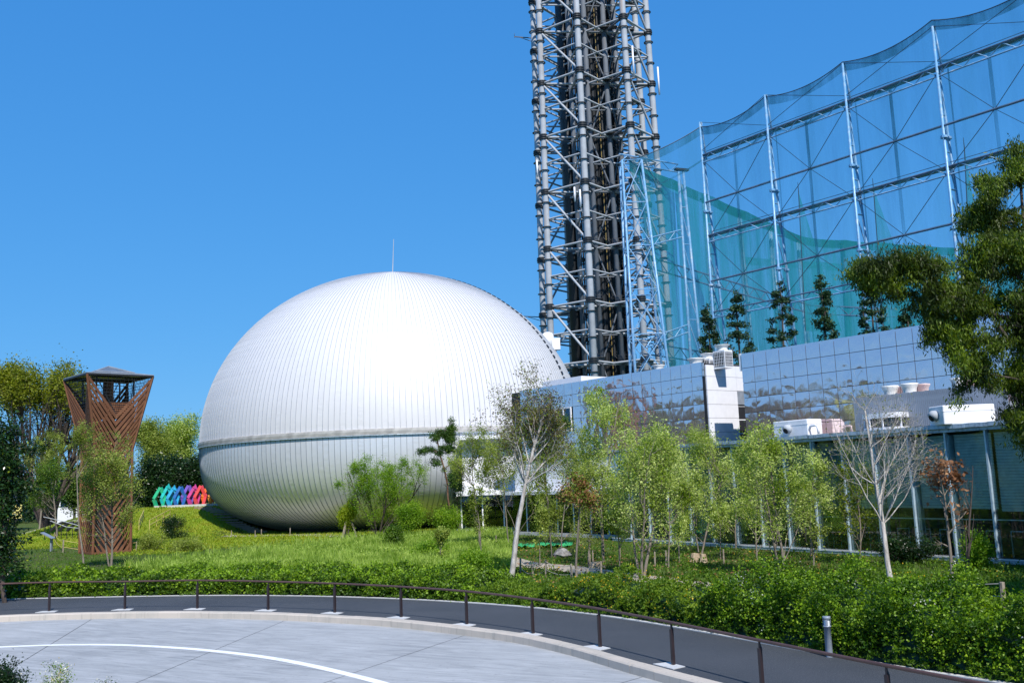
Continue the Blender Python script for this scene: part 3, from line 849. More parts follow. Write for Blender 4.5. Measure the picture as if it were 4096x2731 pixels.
# narrow corner strip
MB().box(K + dW * .09 + UZ * 9.1 - dP * .02, (.17, .05, 5.5), axes=axW).build('corner_strip', MT['dark'], mus)
MB().box(K + dW * .09 + UZ * 11.35 - dP * .05, (.17, .06, .9), axes=axW).build('corner_cap', MT['paleblue'], mus)
# window band in the mirror wall
w0 = K + dW * 16.3 + UZ * (ZA - ph * 3)
wf = MB()
for q in range(6): 
    p = w0 + dW * (q - 2.5) * .9 - dP * .06; wf.box(p, (.09, .12, 1.86), axes=axW)
wf.box(w0 - dP * .055 + UZ * .90, (4.6, .12, .09), axes=axW); wf.box(w0 - dP * .055 - UZ * .90, (4.6, .12, .09), axes=axW)
wfo = wf.build('window', MT['white'], mus)
for q in range(5): MB().box(w0 + dW * (q - 2) * .9 - dP * .02, (.80, .03, 1.7), axes=axW).build('pane', MT['glassb'], wfo)
# second mirror wall, set back to the right
pw2, ph2 = .978, .943
mb_me = panel_mesh(pw2 - .028, ph2 - .028, MT['mirrorB'])
for i in range(20):
    for j in range(6):
        p = BQ - dW * (.03 + pw2 * (i + .5)) + UZ * (ZB_ - ph2 * (j + .5)) - K
        link('mirror_panel', mb_me, None, mus, loc=tuple(p))
# white lift tower face between them
axP = (dP, dW, UZ)
def wpanel(u0, u1, za, zb_, mat='white'):
    c = K + dP * (u0 + u1) / 2 - dW * .05 + UZ * (za + zb_) / 2
    return MB().box(c, (u1 - u0 - .015, .1, zb_ - za - .02), axes=axP).build('white_panel', MT[mat], mus)
rows = [6.2, 7.16, 8.10, 9.01, 9.95, 10.88, ZC]
for j in range(6):
    wpanel(.02, 3.0, rows[j], rows[j + 1])
    if j >= 4: wpanel(3.0, 3.76, rows[j], rows[j + 1])
wpanel(3.0, 3.76, 9.01, 9.95, 'slat')
for j in range(3):
    c = K + dP * 3.42 + dW * .25 + UZ * (6.62 + j * .93)
    wo_ = MB().box(c + UZ * .44 - dW * .2, (.78, .12, .07), axes=axP).build('window', MT['white'], mus)
    MB().box(c, (.72, .03, .80), axes=axP).build('pane', MT['glassb'], wo_)
c = K + dP * 1.9 + dW * 1.6 + UZ * 9.0; MB().box(c, (3.7, 3.0, 5.2), axes=axP).build('core_block', MT['joint'], mus)
# roofs & parapets
c = K + dW * 11 + dP * 7.4; MB().box((c[0], c[1], 11.74), (21.9, 14.5, .08), axes=axW).build('roof', MT['roofgrey'], mus)
c = BQ - dW * 11.3 + dP * 6.2; MB().box((c[0], c[1], 11.74), (22.5, 12.1, .08), axes=axW).build('roof', MT['roofgrey'], mus)
MB().box(BQ + dW * .10 + UZ * 11.35 + dP * .9, (.16, 1.8, 1.1), axes=axW).build('end_pier', MT['white'], mus)
for q in range(9):
    t = 4.2 + q * 2.0; c_ = K + dW * t - dP * .08
    MB().box(c_ + UZ * 1.75, (.10, .14, 3.0), axes=axW).build('mullion', MT['white'], mus)
    MB().box(c_ + dW * 1.0 + UZ * 1.75, (1.88, .05, 2.9), axes=axW).build('pane', MT['glassb'], mus)
    MB().box(c_ + dW * 1.0 + UZ * 1.75 + dP * .07, (1.9, .02, 2.95), axes=axW).build('backing', MT['inner'], mus)
MB().box(K + dW * 12.5 - dP * .5 + UZ * 3.4, (19.5, 1.2, .26), axes=axW).build('canopy', MT['white'], mus)
MB().box(K + dW * 12.5 - dP * .1 + UZ * .12, (19.0, .4, .26), axes=axW).build('plinth', MT['pad'], mus)
# penthouse behind the parapet
pk = hit(K + dP * 3.0, AW, *z2(585, 530)); 
c = pk + dW * 2.6 + dP * 2.2; MB().box((c[0], c[1], pk[2] - 1.0), (5.2, 4.4, 2.0), axes=axW).build('penthouse', MT['white'], mus)
def roofpt(x, y, off): return hit(K + dP * off, AW, *z2(x, y))
def cowl(P, r, h, name='roof_vent', label='', group=None):
    o = thing(name, P, label, 'roof vent', group)
    prof = [(r * .82, 0), (r * .80, h * .45), (r * .86, h * .7), (r * 1.06, h * .9), (r * 1.1, h), (r * .98, h), (r * .78, h * .72), (r * .74, .02)]
    MB().lathe(P, prof, 20).build('cowl', MT['fan'], o, True)
    b = MB()
    for q in range(5):
        a = q * math.pi / 5
        b.bar(P + np.array([math.cos(a) * r * .9, math.sin(a) * r * .9, h * .8]), P - np.array([math.cos(a) * r * .9, math.sin(a) * r * .9, -h * .8]), .02)
    b.build('guard_grille', MT['dark'], o)
    return o
def ac_unit(P, label):
    o = thing('air_conditioner', P, label, 'air conditioner', 'air conditioners on the parapet by the white lift tower')
    ax = (-dW, dP, UZ); c = P + UZ * .62
    MB().box(c, (1.0, .8, 1.2), axes=ax).build('casing', MT['whitep'], o)
    for q, (a0, a1, w_) in enumerate((( -dP, dW, 1.0), (-dW, dP, .8))):
        b = MB(); cc = c + a0 * (.405 if q == 0 else .505)
        MB().box(cc, (w_ * .88, .02, .95), axes=(a1, a0, UZ)).build('grille', MT['dark'], o)
        for i in range(6): b.box(cc + a0 * .012 + a1 * (i - 2.5) * w_ * .15, (.025, .015, .95), axes=(a1, a0, UZ))
        for i in range(5): b.box(cc + a0 * .018 + UZ * (i - 2) * .2, (w_ * .88, .015, .02), axes=(a1, a0, UZ))
        b.build('grille_bars', MT['whitep'], o)
    prof = [(.36, 0), (.34, .12), (.38, .25), (.50, .34), (.52, .38), (.45, .38), (.33, .2), (.32, .02)]
    MB().lathe(P + UZ * 1.22, prof, 20).build('fan_cowl', MT['fan'], o, True)
p = hit(K + dP * 1.2, AW, *z2(2075, 432)); ac_unit(np.array([p[0], p[1], 11.35]), 'white boxed air conditioner with grilles nearest the white lift tower edge')
p = hit(K + dP * 1.9, AW, *z2(1915, 415)); ac_unit(np.array([p[0], p[1], 11.05]), 'white boxed air conditioner half hidden behind the mirror wall corner')
p = roofpt(1790, 396, 1.0); cowl(p - UZ * .25, .55, .55, label='white flared roof vent beside the air conditioners above the mirror wall')
p = roofpt(1400, 455, 1.2); cowl(p - UZ * .25, .42, .5, label='lone white roof vent on the mirror wall below the lattice mast')

# ---- things on the roof of the glass hall
def Gp(x, y, d): return hit(G(0, d), AG, *z1(x, y))
def roofbox(name, P, w, dep, h, axes, label, hoodside):
    o = thing(name, P, label, 'duct box')
    b = MB(); c = P + UZ * h / 2
    b.box(c, (w, dep, h), axes=axes); ob = b.build('casing', MT['whitep'], o)
    bv = ob.modifiers.new('bevel', 'BEVEL'); bv.width = .05; bv.segments = 2
    MB().box(P + UZ * (h - .28) , (w + .03, dep + .03, .03), axes=axes).build('lid_seam', MT['whitep'], o)
    f_ = -axes[1] * dep / 2 if hoodside == 0 else -axes[0] * w / 2
    hc = c + f_ * 1.0 + (axes[0] * -.12 if hoodside == 0 else axes[1] * 0)
    dirn = f_ / np.linalg.norm(f_)
    MB().tube([hc - dirn * .05, hc + dirn * .16, hc + dirn * .26 - UZ * .08], [.26, .26, .22], 16).build('hood', MT['galv'], o, True)
    MB().tube([hc + dirn * .265 - UZ * .12, hc + dirn * .285 - UZ * .13], [.17, .15], 14).build('duct_mouth', MT['blackhole'], o)
    return o
p = (Gp(385, 1078, .9) + Gp(655, 1062, .9)) / 2; w_ = np.linalg.norm(Gp(385, 1078, .9) - Gp(655, 1062, .9)); p[2] = 6.37
h_ = Gp(520, 945, .9)[2] - 6.37
roofbox('duct_box', p + nG * .6, w_, 1.2, h_, axG, 'white duct box with a round hood at the left end of the hall roof edge', 0)
o = thing('roof_pipe', p, 'short bent white pipe beside the left duct box', 'pipe')
q = Gp(665, 1040, 1.0)
MB().tube([q + UZ * .15, q + UZ * .35 - dG * .1, q + UZ * .38 - dG * .45, q + UZ * .3 - dG * .62, q - UZ * .1 - dG * .66], .07, 8).build('pipe', MT['whitep'], o, True)
ax8 = (hd(6), hd(96), UZ)
p = (Gp(1765, 985, .5) + Gp(2085, 960, .5)) / 2; p[2] = 6.37
w_ = np.linalg.norm((Gp(1765, 985, 1.6) - Gp(2085, 960, 1.6))[:2] * np.array([1, .35])); h_ = Gp(1900, 822, .5)[2] - 6.37
roofbox('duct_box', p + hd(96) * .55, 2.6, 1.3, h_, ax8, 'white canvas covered duct box with a hood on its shaded left side', 1)
# curved white skylight
p = (Gp(1030, 1010, .5) + Gp(1345, 1000, .5)) / 2; p[2] = 6.37
sk = thing('skylight', p, 'low rounded white skylight with vertical glass panes on the hall roof', 'skylight')
hz = Gp(1190, 890, .5)[2] - 6.37; L_ = np.linalg.norm(Gp(1030, 1010, .5) - Gp(1345, 1000, .5))
def capsule(hw, rr_, z0, z1_, n_=8):
    pts = []
    for sgn in (1, -1):
        for i in range(n_ + 1):
            a = -math.pi / 2 + math.pi * i / n_
            pts.append(p + axG[0] * (sgn * (hw - rr_) + sgn * math.cos(a) * rr_) + nG * (.85 + sgn * math.sin(a) * rr_) + UZ * z0)
    return MB().prism(pts, (0, 0, z1_ - z0))
capsule(L_ / 2, .80, hz - .26, hz).build('roof_cap', MT['white'], sk)
capsule(L_ / 2 - .03, .78, 0, .16).build('base_curb', MT['white'], sk)
capsule(L_ / 2 - .15, .68, .16, hz - .26).build('pane', MT['glassb'], sk)
for u_ in (-.5, -.18, .18, .5): MB().box(p + axG[0] * u_ * L_ * .9 + nG * (.08 if abs(u_) < .4 else .6) + UZ * hz * .45, (.07, .07, hz * .8), axes=axG).build('post', MT['white'], sk)
# louvre screen made of upright slats with fan cowls behind
lv = thing('louvre_screen', G(3, 3, 6.37), 'grey screen of upright slats around the roof fans', 'screen')
pa, pb = hit(G(0, 3.2), AW, *z1(1010, 1000)), hit(G(0, 3.2), AW, *z1(2200, 930))
pa, pb = G(0, 3.2), G(0, 3.2)
base = G(6.4, 1.9)
dd = -dW
ztop = zat(hit(base, AW, *z1(1500, 720)), z1(1500, 720)[1])
L0 = (hit(base, AW, *z1(1010, 800)) - base) @ dd; L1 = (hit(base, AW, *z1(2230, 800)) - base) @ dd
ns_ = 78
sl_me = MB().box((0, 0, (ztop + 6.5) / 2), (.095, .035, ztop - 6.5), axes=axW).mesh('slat'); sl_me.materials.append(MT['slat'])
for i in range(ns_):
    q = base + dd * (L0 + (L1 - L0) * (i + .5) / ns_)
    link('slat', sl_me, None, lv, loc=tuple(q - np.array([*lv.location])+ np.array([0, 0, random.uniform(-.015, .015)])))
b = MB()
for zc in (6.9, ztop - .35): b.bar(base + dd * L0 + dP * .06 + UZ * zc, base + dd * L1 + dP * .06 + UZ * zc, .05)
b.build('crossbar', MT['galv'], lv)
for i, (x0, x1, yb, yt) in enumerate(((1240, 1365, 730, 683), (1385, 1520, 712, 664), (1775, 1900, 668, 622))):
    a_, b2 = hit(base + dP * .55, AW, *z1(x0, yb)), hit(base + dP * .55, AW, *z1(x1, yb))
    c = (a_ + b2) / 2; r_ = np.linalg.norm(a_ - b2) / 2.3; ht = hit(base + dP * .55, AW, *z1((x0 + x1) / 2, yt))[2] - c[2] + .5
    cowl(c - UZ * .45, r_, ht, 'fan_cowl', ['leftmost white fan cowl rising behind the slatted roof screen', 'middle white fan cowl rising behind the slatted roof screen', 'white fan cowl behind the slatted screen, nearest the dark foliage'][i], 'fan cowls behind the roof screen')
MB().box(base + dd * (L0 + L1) / 2 + dP * .6 + UZ * 6.9, (L1 - L0, .9, 1.0), axes=axW).build('fan_deck', MT['slat'], lv)

# ================================================================ ANNEX BETWEEN DOME AND MUSEUM
YA = 86.0
def X_(px, Y=YA): return at(px, 1850, Y)[0]
ax_ = (np.array([1.0, 0, 0]), np.array([0, 1.0, 0]), UZ)
an = thing('annex_building', (X_(2150), YA, 0), 'low white stepped building with a glass ground floor at the right foot of the dome', 'building')
xa, xb = X_(1840), X_(2600)
zb0, zb1, zb2 = .35, 3.25, 8.3
MB().box(((xa + xb) / 2, YA + 6, .17), (xb - xa + 1, 13, .34)).build('plinth', MT['pad'], an)
MB().box(((xa + xb) / 2, YA + 5.6, 3.45), (xb - xa + .8, 13.4, .38)).build('eaves_slab', MT['white'], an)
MB().box(((xa + xb) / 2, YA + 8, 1.8), (xb - xa - .4, 9, 2.8)).build('inner_wall', MT['inner'], an)
b = MB(); nrow = 5
for j in range(nrow):
    z0 = 3.66 + j * .93
    for i in range(7):
        w_ = (xb - xa) / 7
        MB().box((xa + w_ * (i + .5), YA + 2.2 + j * .5, z0 + .45), (w_ - .02, .12, .91)).build('wall_panel', MT['white'], an)
MB().box(((xa + xb) / 2, YA + 8.5, 5.9), (xb - xa - .05, 8, 4.5)).build('core_block', MT['joint'], an)
MB().box(((xa + xb) / 2, YA + 7.5, 8.42), (xb - xa + .6, 10.5, .28)).build('roof_edge', MT['white'], an)
nb_ = 9
for i in range(nb_):
    x0 = xa + (xb - xa) * i / nb_; w_ = (xb - xa) / nb_
    MB().box((x0, YA, 1.8), (.12, .14, 2.9)).build('mullion', MT['white'], an)
    MB().box((x0 + w_ / 2, YA + .05, 1.8), (w_ - .13, .03, 2.85)).build('window', MT['glassb'], an)

# ================================================================ OBSERVATION TOWER (rust-brown boards)
YT = 77.0
def zb(x, y): return 200 + x / 1.742, 1400 + y / 1.742
c0 = at(*zb(300, 1425), YT); zc0 = 0.0
phi = rad(43.5)
exR, exL = np.array([math.cos(phi), math.sin(phi)]), np.array([-math.sin(phi), math.cos(phi)])
S0 = 2.965
cxy = c0[:2] + (exR + exL) * S0 / 2
ZM = zat((*c0[:2], 0), zb(0, 690)[1]); ZT = zat((*c0[:2], 0), zb(275, 178)[1]); ZV = zat((*(c0[:2] + exR * S0 / 2), 0), zb(0, 452)[1])
S1 = 5.26
tw = thing('observation_tower', (cxy[0], cxy[1], 0), 'rust brown lookout tower of slanted boards flaring out under a dark flat roof', 'tower')
def cornerP(k, z):
    s = S0 if z <= ZM else S0 + (S1 - S0) * (z - ZM) / (ZT - ZM)
    u_, v_ = ((-1, -1), (1, -1), (1, 1), (-1, 1))[k % 4]
    q = cxy + exR * u_ * s / 2 + exL * v_ * s / 2
    return np.array([q[0], q[1], z])
def midP(k, z):                                  # valley line in the middle of face k..k+1
    a_, b2 = cornerP(k, min(z, ZM)), cornerP(k + 1, min(z, ZM))
    m_ = (a_ + b2) / 2; m_[2] = z
    if z > ZM:
        out_ = (m_[:2] - cxy); out_ /= np.linalg.norm(out_)
        m_[:2] += out_ * (z - ZM) * .10
    return m_
def board(P, nrm, th=.05):
    P = [np.array(p) for p in P]
    MB().prism(P, nrm * th).build('board', MT['rust'], tw)
def lerp(a_, b2, t): return a_ + (b2 - a_) * t
pitch, bw = .56, .385
for k in range(4):
    fn = cornerP(k, 1) + cornerP(k + 1, 1); fn = np.array([*(fn[:2] / 2 - cxy), 0]); fn /= np.linalg.norm(fn)
    for side in (0, 1):
        def cP(z): return cornerP(k + side, z)
        # upper flare
        for i in range(26):
            za, zv = ZT - i * pitch * .98, ZV - i * pitch
            if za < ZM + .05: break
            A1, V1 = cP(za), None
            A2 = cP(max(za - bw, ZM))
            def vpt(z, azc):
                if z >= ZM: return midP(k, z)
                t = (azc - ZM) / (azc - z); q = lerp(cP(azc), midP(k, ZM), t); m2 = midP(k, ZM)
                c_ = cP(ZM); return lerp(c_, m2, t)
            V1 = vpt(zv, za); V2 = vpt(zv - bw, max(za - bw, ZM + .001))
            board([A1, A2, V2, V1], fn)
        # lower shaft: chevrons of the same pitch
        drop = (ZT - ZV) * .60
        n_ = int((ZM + drop) / pitch) + 1
        for i in range(n_):
            za = ZM + drop - .12 - i * pitch * 1.02
            def pt(t, top):
                z = (za if top else za - bw) - drop * t
                return z
            # clip both top and bottom limits
            def edge_t(off):                         # t where line crosses ZM / 0
                tz = (za - off - (ZM - .04)) / drop; tb = (za - off - .12) / drop
                return max(0, tz), min(1, tb)
            t0a, t1a = edge_t(0); t0b, t1b = edge_t(bw)
            if t1a <= 0 or t0a >= 1: continue
            def P3(t, off):
                q = lerp(cP(ZM), midP(k, ZM), t); q[2] = min(max(za - off - drop * t, .12), ZM - .04); return q
            if t1b - t0b < .03: 
                continue
            poly_ = [P3(t0a, 0)] + ([] if t0b >= t0a else [P3(t0b, bw)] if t0b == 0 and t0a == 0 else [P3(t0b, bw)]) + [P3(t1b, bw)] + ([P3(t1a, 0)] if t1a > t1b + 1e-4 or t1a == 1 else [])
            if len(poly_) >= 3: board(poly_, fn)
# corner posts, ring beams
for k in range(4):
    MB().bar(cornerP(k, 0), cornerP(k, ZM), .16).build('corner_post', MT['rust'], tw)
    MB().bar(cornerP(k, ZM), cornerP(k, ZT), .17).build('corner_post', MT['rust'], tw)
    MB().bar(cornerP(k, .06), cornerP(k + 1, .06), .14, .16).build('base_rail', MT['rust'], tw)
    MB().bar(cornerP(k, ZM), cornerP(k + 1, ZM), .08, .06).build('ring_rail', MT['rust'], tw)
    MB().bar(cornerP(k, ZT), cornerP(k + 1, ZT), .18, .14).build('rim_beam', MT['dark'], tw)
    # wire cage in the open V above each valley
    b = MB(); a_, b2 = cornerP(k, ZT - .1), cornerP(k + 1, ZT - .1); v_ = midP(k, ZV)
    for i in range(1, 12):
        t = i / 12; z = ZT - .1 - (ZT - ZV) * t; 
        b.bar(lerp(a_, v_, t), lerp(b2, v_, t), .025)
    for i in range(1, 16):
        t = i / 16; top = lerp(a_, b2, t); kk = 1 - abs(t - .5) * 2
        bot = lerp(lerp(a_, v_, kk), lerp(b2, v_, kk), .5) if False else (lerp(a_, v_, t * 2) if t < .5 else lerp(b2, v_, (1 - t) * 2))
        b.bar(top, bot, .02)
    b.build('wire_cage', MT['dark'], tw)
    # roof trusses
    b = MB(); ctr_ = np.array([*cxy, ZT + .1]); top_ = np.array([*cxy, ZT + .95])
    inn = lerp(a_, np.array([*cxy, ZT]), .42)
    b.bar(a_, lerp(b2, np.array([*cxy, ZT]), .42), .07); b.bar(inn, lerp(b2, np.array([*cxy, ZT]), .42), .07); b.bar(inn, a_, .07)
    b.bar(inn, v_, .06); b.bar(inn, inn - np.array([0, 0, 3.2]), .10)
    b.build('roof_truss', MT['dark'], tw)
b = MB(); rim = [cornerP(k, ZT + .10) for k in range(4)]; inr = [lerp(r_, np.array([*cxy, ZT + .10]), .42) + UZ * .22 for r_ in rim]; apex = np.array([*cxy, ZT + .98])
for k in range(4): b.poly([rim[k], rim[(k + 1) % 4], inr[(k + 1) % 4], inr[k]])
b.build('roof', MT['roofgrey'], tw)
for k in range(4): MB().poly([inr[k] + UZ * .05, inr[(k + 1) % 4] + UZ * .05, apex]).build('skylight_pane', MT['roofgrey'], tw)
b = MB()
for k in range(4): b.bar(inr[k] + UZ * .06, apex + UZ * .02, .07); b.bar(inr[k] + UZ * .05, inr[(k + 1) % 4] + UZ * .05, .08)
for k in range(4): b.bar(rim[k], inr[k], .06); b.bar(rim[k], rim[(k + 1) % 4], .10, .06)
b.build('roof_rib', MT['slat'], tw)
MB().tube([(cxy[0], cxy[1], 0), (cxy[0], cxy[1], ZT - .3)], .42, 12).build('central_column', MT['rust'], tw)
MB().box((cxy[0], cxy[1], ZV / 2 - .3), (S0 * .66, S0 * .66, ZV - .7), phi).build('dark_infill', MT['dark'], tw)  # solid dark box added so the gaps between boards read as shade
b = MB()
for i in range(60):                                # spiral stair seen between the boards
    a = i * .42; z = .3 + i * .2
    if z > ZV - .5: break
    b.box((cxy[0] + math.cos(a) * .95, cxy[1] + math.sin(a) * .95, z), (1.1, .35, .05), a)
b.build('stair', MT['dark'], tw)
MB().box((cxy[0], cxy[1], ZV - .6), (S0 * 1.1, S0 * 1.1, .12), phi).build('deck', MT['rust'], tw)
for q in range(4):
    b = MB(); a_, b2 = cornerP(q, ZM), cornerP(q + 1, ZM); a_[2] = b2[2] = ZV + .5
    b.bar(a_, b2, .03, 1.1); b.build('parapet', MT['rust'], tw)

# ================================================================ LATTICE BROADCAST TOWER
CT = np.array([16.5, 167.6]); RT_ = 10.9
lev = [3.0, 13.1, 23.15, 33.3, 43.45, 53.6, 63.6, 73.5, 83.3, 93.1, 102.9, 112.7, 122.4]
stw = None
st = thing('broadcast_tower', (CT[0], CT[1], 0), 'huge grey steel lattice broadcast tower with black collars and a dark core', 'tower')
def oc(k, z, r_=None):
    r2 = (RT_ + (60 - z) * .010) if r_ is None else r_
    a = rad(-106.5 + 45 * k); return np.array([CT[0] + r2 * math.cos(a), CT[1] + r2 * math.sin(a), z])
for k in range(8):
    zl_ = [lev[0] - 3] + lev
    lg = MB().tube([oc(k, z) for z in (0, 40, 80, 126)], [.58, .56, .53, .50], 14).build('leg', MT['galv'], st, True)
    b = MB()
    for z in lev[:-1]:
        c = oc(k, z)
        for dz, r2 in ((-.34, .78), (0, .83), (.34, .78)): b.lathe(c + UZ * dz, [(.5, -.07), (r2, -.07), (r2, .07), (.5, .07)], 14)
        b.lathe(c, [(.64, -.5), (.68, -.5), (.68, .5), (.64, .5)], 14)
    stuff(b.build('black_collars', MT['darkcollar'], lg))
    b = MB()
    for z in lev[:-1]:
        for dz in (-1.9, 3.9): b.lathe(oc(k, z + dz), [(.6, -.05), (.84, -.05), (.84, .05), (.6, .05)], 14)
    stuff(b.build('flanges', MT['darkcollar'], lg))
def member(name, p, q, r_, mat='galv'): MB().tube([p, q], r_, 7, False).build(name, MT[mat], st, True)
for i, z in enumerate(lev[:-1]):
    zn = lev[i + 1]; zm_ = (z + zn) / 2
    b = MB()
    for k in range(8):
        a_, b2 = oc(k, z), oc(k + 1, z)
        if k % 2: member('ring_strut', a_, b2, .20); member('ring_strut', oc(k, zm_ + .2), oc(k + 1, zm_ + .2), .17)
        for zz3, r3 in ((z, .19), (zm_ + .2, .16)):      # crossing struts from the legs to the inner ring
            member('cross_strut', oc(k, zz3), oc(k + 1, zz3, 4.6), r3); member('cross_strut', oc(k + 1, zz3), oc(k, zz3, 4.6), r3)
        i1 = oc(k, z, 4.6)
        b.tube([a_, i1], .17, 6, False)
        b.tube([oc(k, z, 4.6), oc(k + 1, z, 4.6)], .16, 6, False)
        b.tube([oc(k, zm_, 4.6), oc(k + 1, zm_, 4.6)], .13, 6, False)
        if (k + i) % 2 == 0: b.tube([oc(k, z, 4.6), oc(k + 1, zn, 4.6)], .16, 6, False)
        else: b.tube([oc(k + 1, z, 4.6), oc(k, zn, 4.6)], .16, 6, False)
    for k0_, k1_ in ((7, 2), (6, 3)):
        member('chord_strut', oc(k0_, z), oc(k1_, z), .20)
    for k0_, k1_ in ((0, 5), (1, 4)):
        b.tube([oc(k0_, z), oc(k1_, z)], .17, 6, False)
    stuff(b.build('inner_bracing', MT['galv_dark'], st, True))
    for k in (1, 3, 5, 7):
        member('diagonal', oc(k, zn), oc(k + 1, z), .20)
for k in range(8):
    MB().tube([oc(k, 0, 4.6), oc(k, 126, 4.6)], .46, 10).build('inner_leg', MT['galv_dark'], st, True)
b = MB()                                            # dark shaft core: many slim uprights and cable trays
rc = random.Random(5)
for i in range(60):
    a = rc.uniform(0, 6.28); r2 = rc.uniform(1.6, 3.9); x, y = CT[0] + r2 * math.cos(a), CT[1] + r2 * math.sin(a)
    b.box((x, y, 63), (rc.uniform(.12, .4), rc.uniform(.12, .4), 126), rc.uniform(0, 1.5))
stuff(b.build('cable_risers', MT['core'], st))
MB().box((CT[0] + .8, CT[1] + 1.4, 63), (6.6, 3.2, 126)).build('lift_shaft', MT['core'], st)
MB().tube([(CT[0] - 1.9, CT[1] - 2.2, 0), (CT[0] - 1.9, CT[1] - 2.2, 126)], .75, 14).build('white_duct', MT['corelight'], st, True)
MB().tube([(CT[0] - 5.2, CT[1] - .5, 0), (CT[0] - 5.2, CT[1] - .5, 126)], 1.0, 14).build('dark_duct', MT['core'], st, True)
MB().bar((CT[0] + .7, CT[1] - 3.4, 2), (CT[0] + .7, CT[1] - 3.4, 126), .09).build('yellow_ladder', MT['yellow'], st)
b = MB()                                            # zig-zag stair and platforms with railings
for i in range(26):
    z = 2 + i * 4.95; s_ = 1 if i % 2 else -1
    p0 = np.array([CT[0] + 1.6 - 1.9 * s_, CT[1] - 3.0, z]); p1 = np.array([CT[0] + 1.6 + 1.9 * s_, CT[1] - 3.0, z + 4.7])
    b.bar(p0, p1, .7, .12)
    for dy in (-.38, .38):
        b.bar(p0 + np.array([0, dy, 1]), p1 + np.array([0, dy, 1]), .06); b.bar(p0 + np.array([0, dy, .5]), p1 + np.array([0, dy, .5]), .05)
stuff(b.build('stair_flights', MT['core'], st))
b = MB()
for i, z in enumerate(lev[:-1]):
    for (dx, dy, w_, d_) in ((-2.0, -4.6, 2.6, 1.6), (3.0, -5.0, 3.0, 1.4), (6.5, -3.4, 2.4, 1.6)):
        c = np.array([CT[0] + dx, CT[1] + dy, z + (1.2 if dx < 0 else .3)])
        b.box(c, (w_, d_, .08))
        for zz__ in (.55, 1.1): b.box(c + np.array([0, -d_ / 2, zz__]), (w_, .05, .05))
        for u_ in (-.5, -.17, .17, .5): b.box(c + np.array([u_ * w_, -d_ / 2, .55]), (.05, .05, 1.1))
stuff(b.build('service_platforms', MT['core'], st))
for (k, z, dx) in ((7, 86, -3.6), (7, 33.0, -3.9)):    # instrument arms on the left legs
    p0 = oc(k - 1, z); b = MB(); b.bar(p0, p0 + np.array([dx, -.4, .25]), .14); b.bar(p0 - UZ * .8, p0 + np.array([dx * .7, -.3, .1]), .09); b.bar(p0 + np.array([dx, -.4, 0]), p0 + np.array([dx, -.4, .9]), .07)
    b.bar(p0 + np.array([dx, -.8, .5]), p0 + np.array([dx, .1, .5]), .06); b.build('instrument_arm', MT['core'], st)
for p0, p1 in ((oc(2, 71.5) + np.array([1.3, 0, 0]), 5.2), (oc(1, 72) + np.array([1.1, -.9, 0]), 5.5), (oc(0, 52) + np.array([-1.9, -.8, -2]), 2.5), (oc(0, 52) + np.array([-1.0, -.9, -3]), 3.0), (oc(7, 56.5) + np.array([-1.3, 0, 0]), 3.0)):
    MB().tube([p0, p0 + UZ * p1], .16, 8).build('antenna', MT['white'], st, True)

# ================================================================ GOLF NET: POLES, TRUSSES, NETS
def frames(v):  # zoom picture of the poles -> photo pixels
    return 2900 + v[0] * .8925, v[1] * .8925
P1 = at(*D(1607, 815), 100); P1[2] = 0
def onlineX(px, Y): return at(px, 1700, Y)[0]
PP = [np.array([19.6 + 4.97 * i, 100 - 7.0 * i, 0.0]) for i in range(-1, 6)]    # index 1 = first visible pole
dN = PP[2] - PP[1]; BN = np.linalg.norm(dN); dN = dN / BN; nN = np.array([-dN[1], dN[0], 0.0])   # nN: away from camera
if nN[1] < 0: nN = -nN
tops = {1: D(1608, 292), 2: D(1757, 222), 3: D(1935, 143), 4: D(2140, 47)}
def put(px, i):                                   # ground point of pole i, from its photo column
    Y = 100 - 7.0 * (i - 1)
    q = at(px[0], px[1], Y); return np.array([q[0], q[1], 0.0]), q[2]
base_, zt_ = {}, {}
for i, px in tops.items(): base_[i], zt_[i] = put(px, i)
HN = float(np.mean(list(zt_.values())))
base_[5] = base_[4] + (base_[4] - base_[3]); base_[6] = base_[5] + (base_[4] - base_[3]); base_[0] = base_[1] - (base_[2] - base_[1])
def hz_of(ptsrc): return [zat(base_[i], y) for i, y in ptsrc]
zz_tr1 = np.mean(hz_of([(1, D(0, 375)[1]), (2, D(0, 320)[1]), (3, D(0, 240)[1]), (4, D(0, 150)[1])]))
zz_p1 = np.mean(hz_of([(2, D(0, 418)[1]), (3, D(0, 358)[1]), (4, D(0, 285)[1])]))
zz_tr2 = np.mean(hz_of([(2, D(0, 508)[1]), (3, D(0, 455)[1]), (4, D(0, 392)[1])]))
zz_p2 = np.mean(hz_of([(2, D(0, 612)[1]), (3, D(0, 562)[1]), (4, D(0, 512)[1])]))
zz_tr3 = np.mean(hz_of([(2, D(0, 690)[1]), (3, D(0, 657)[1])]))
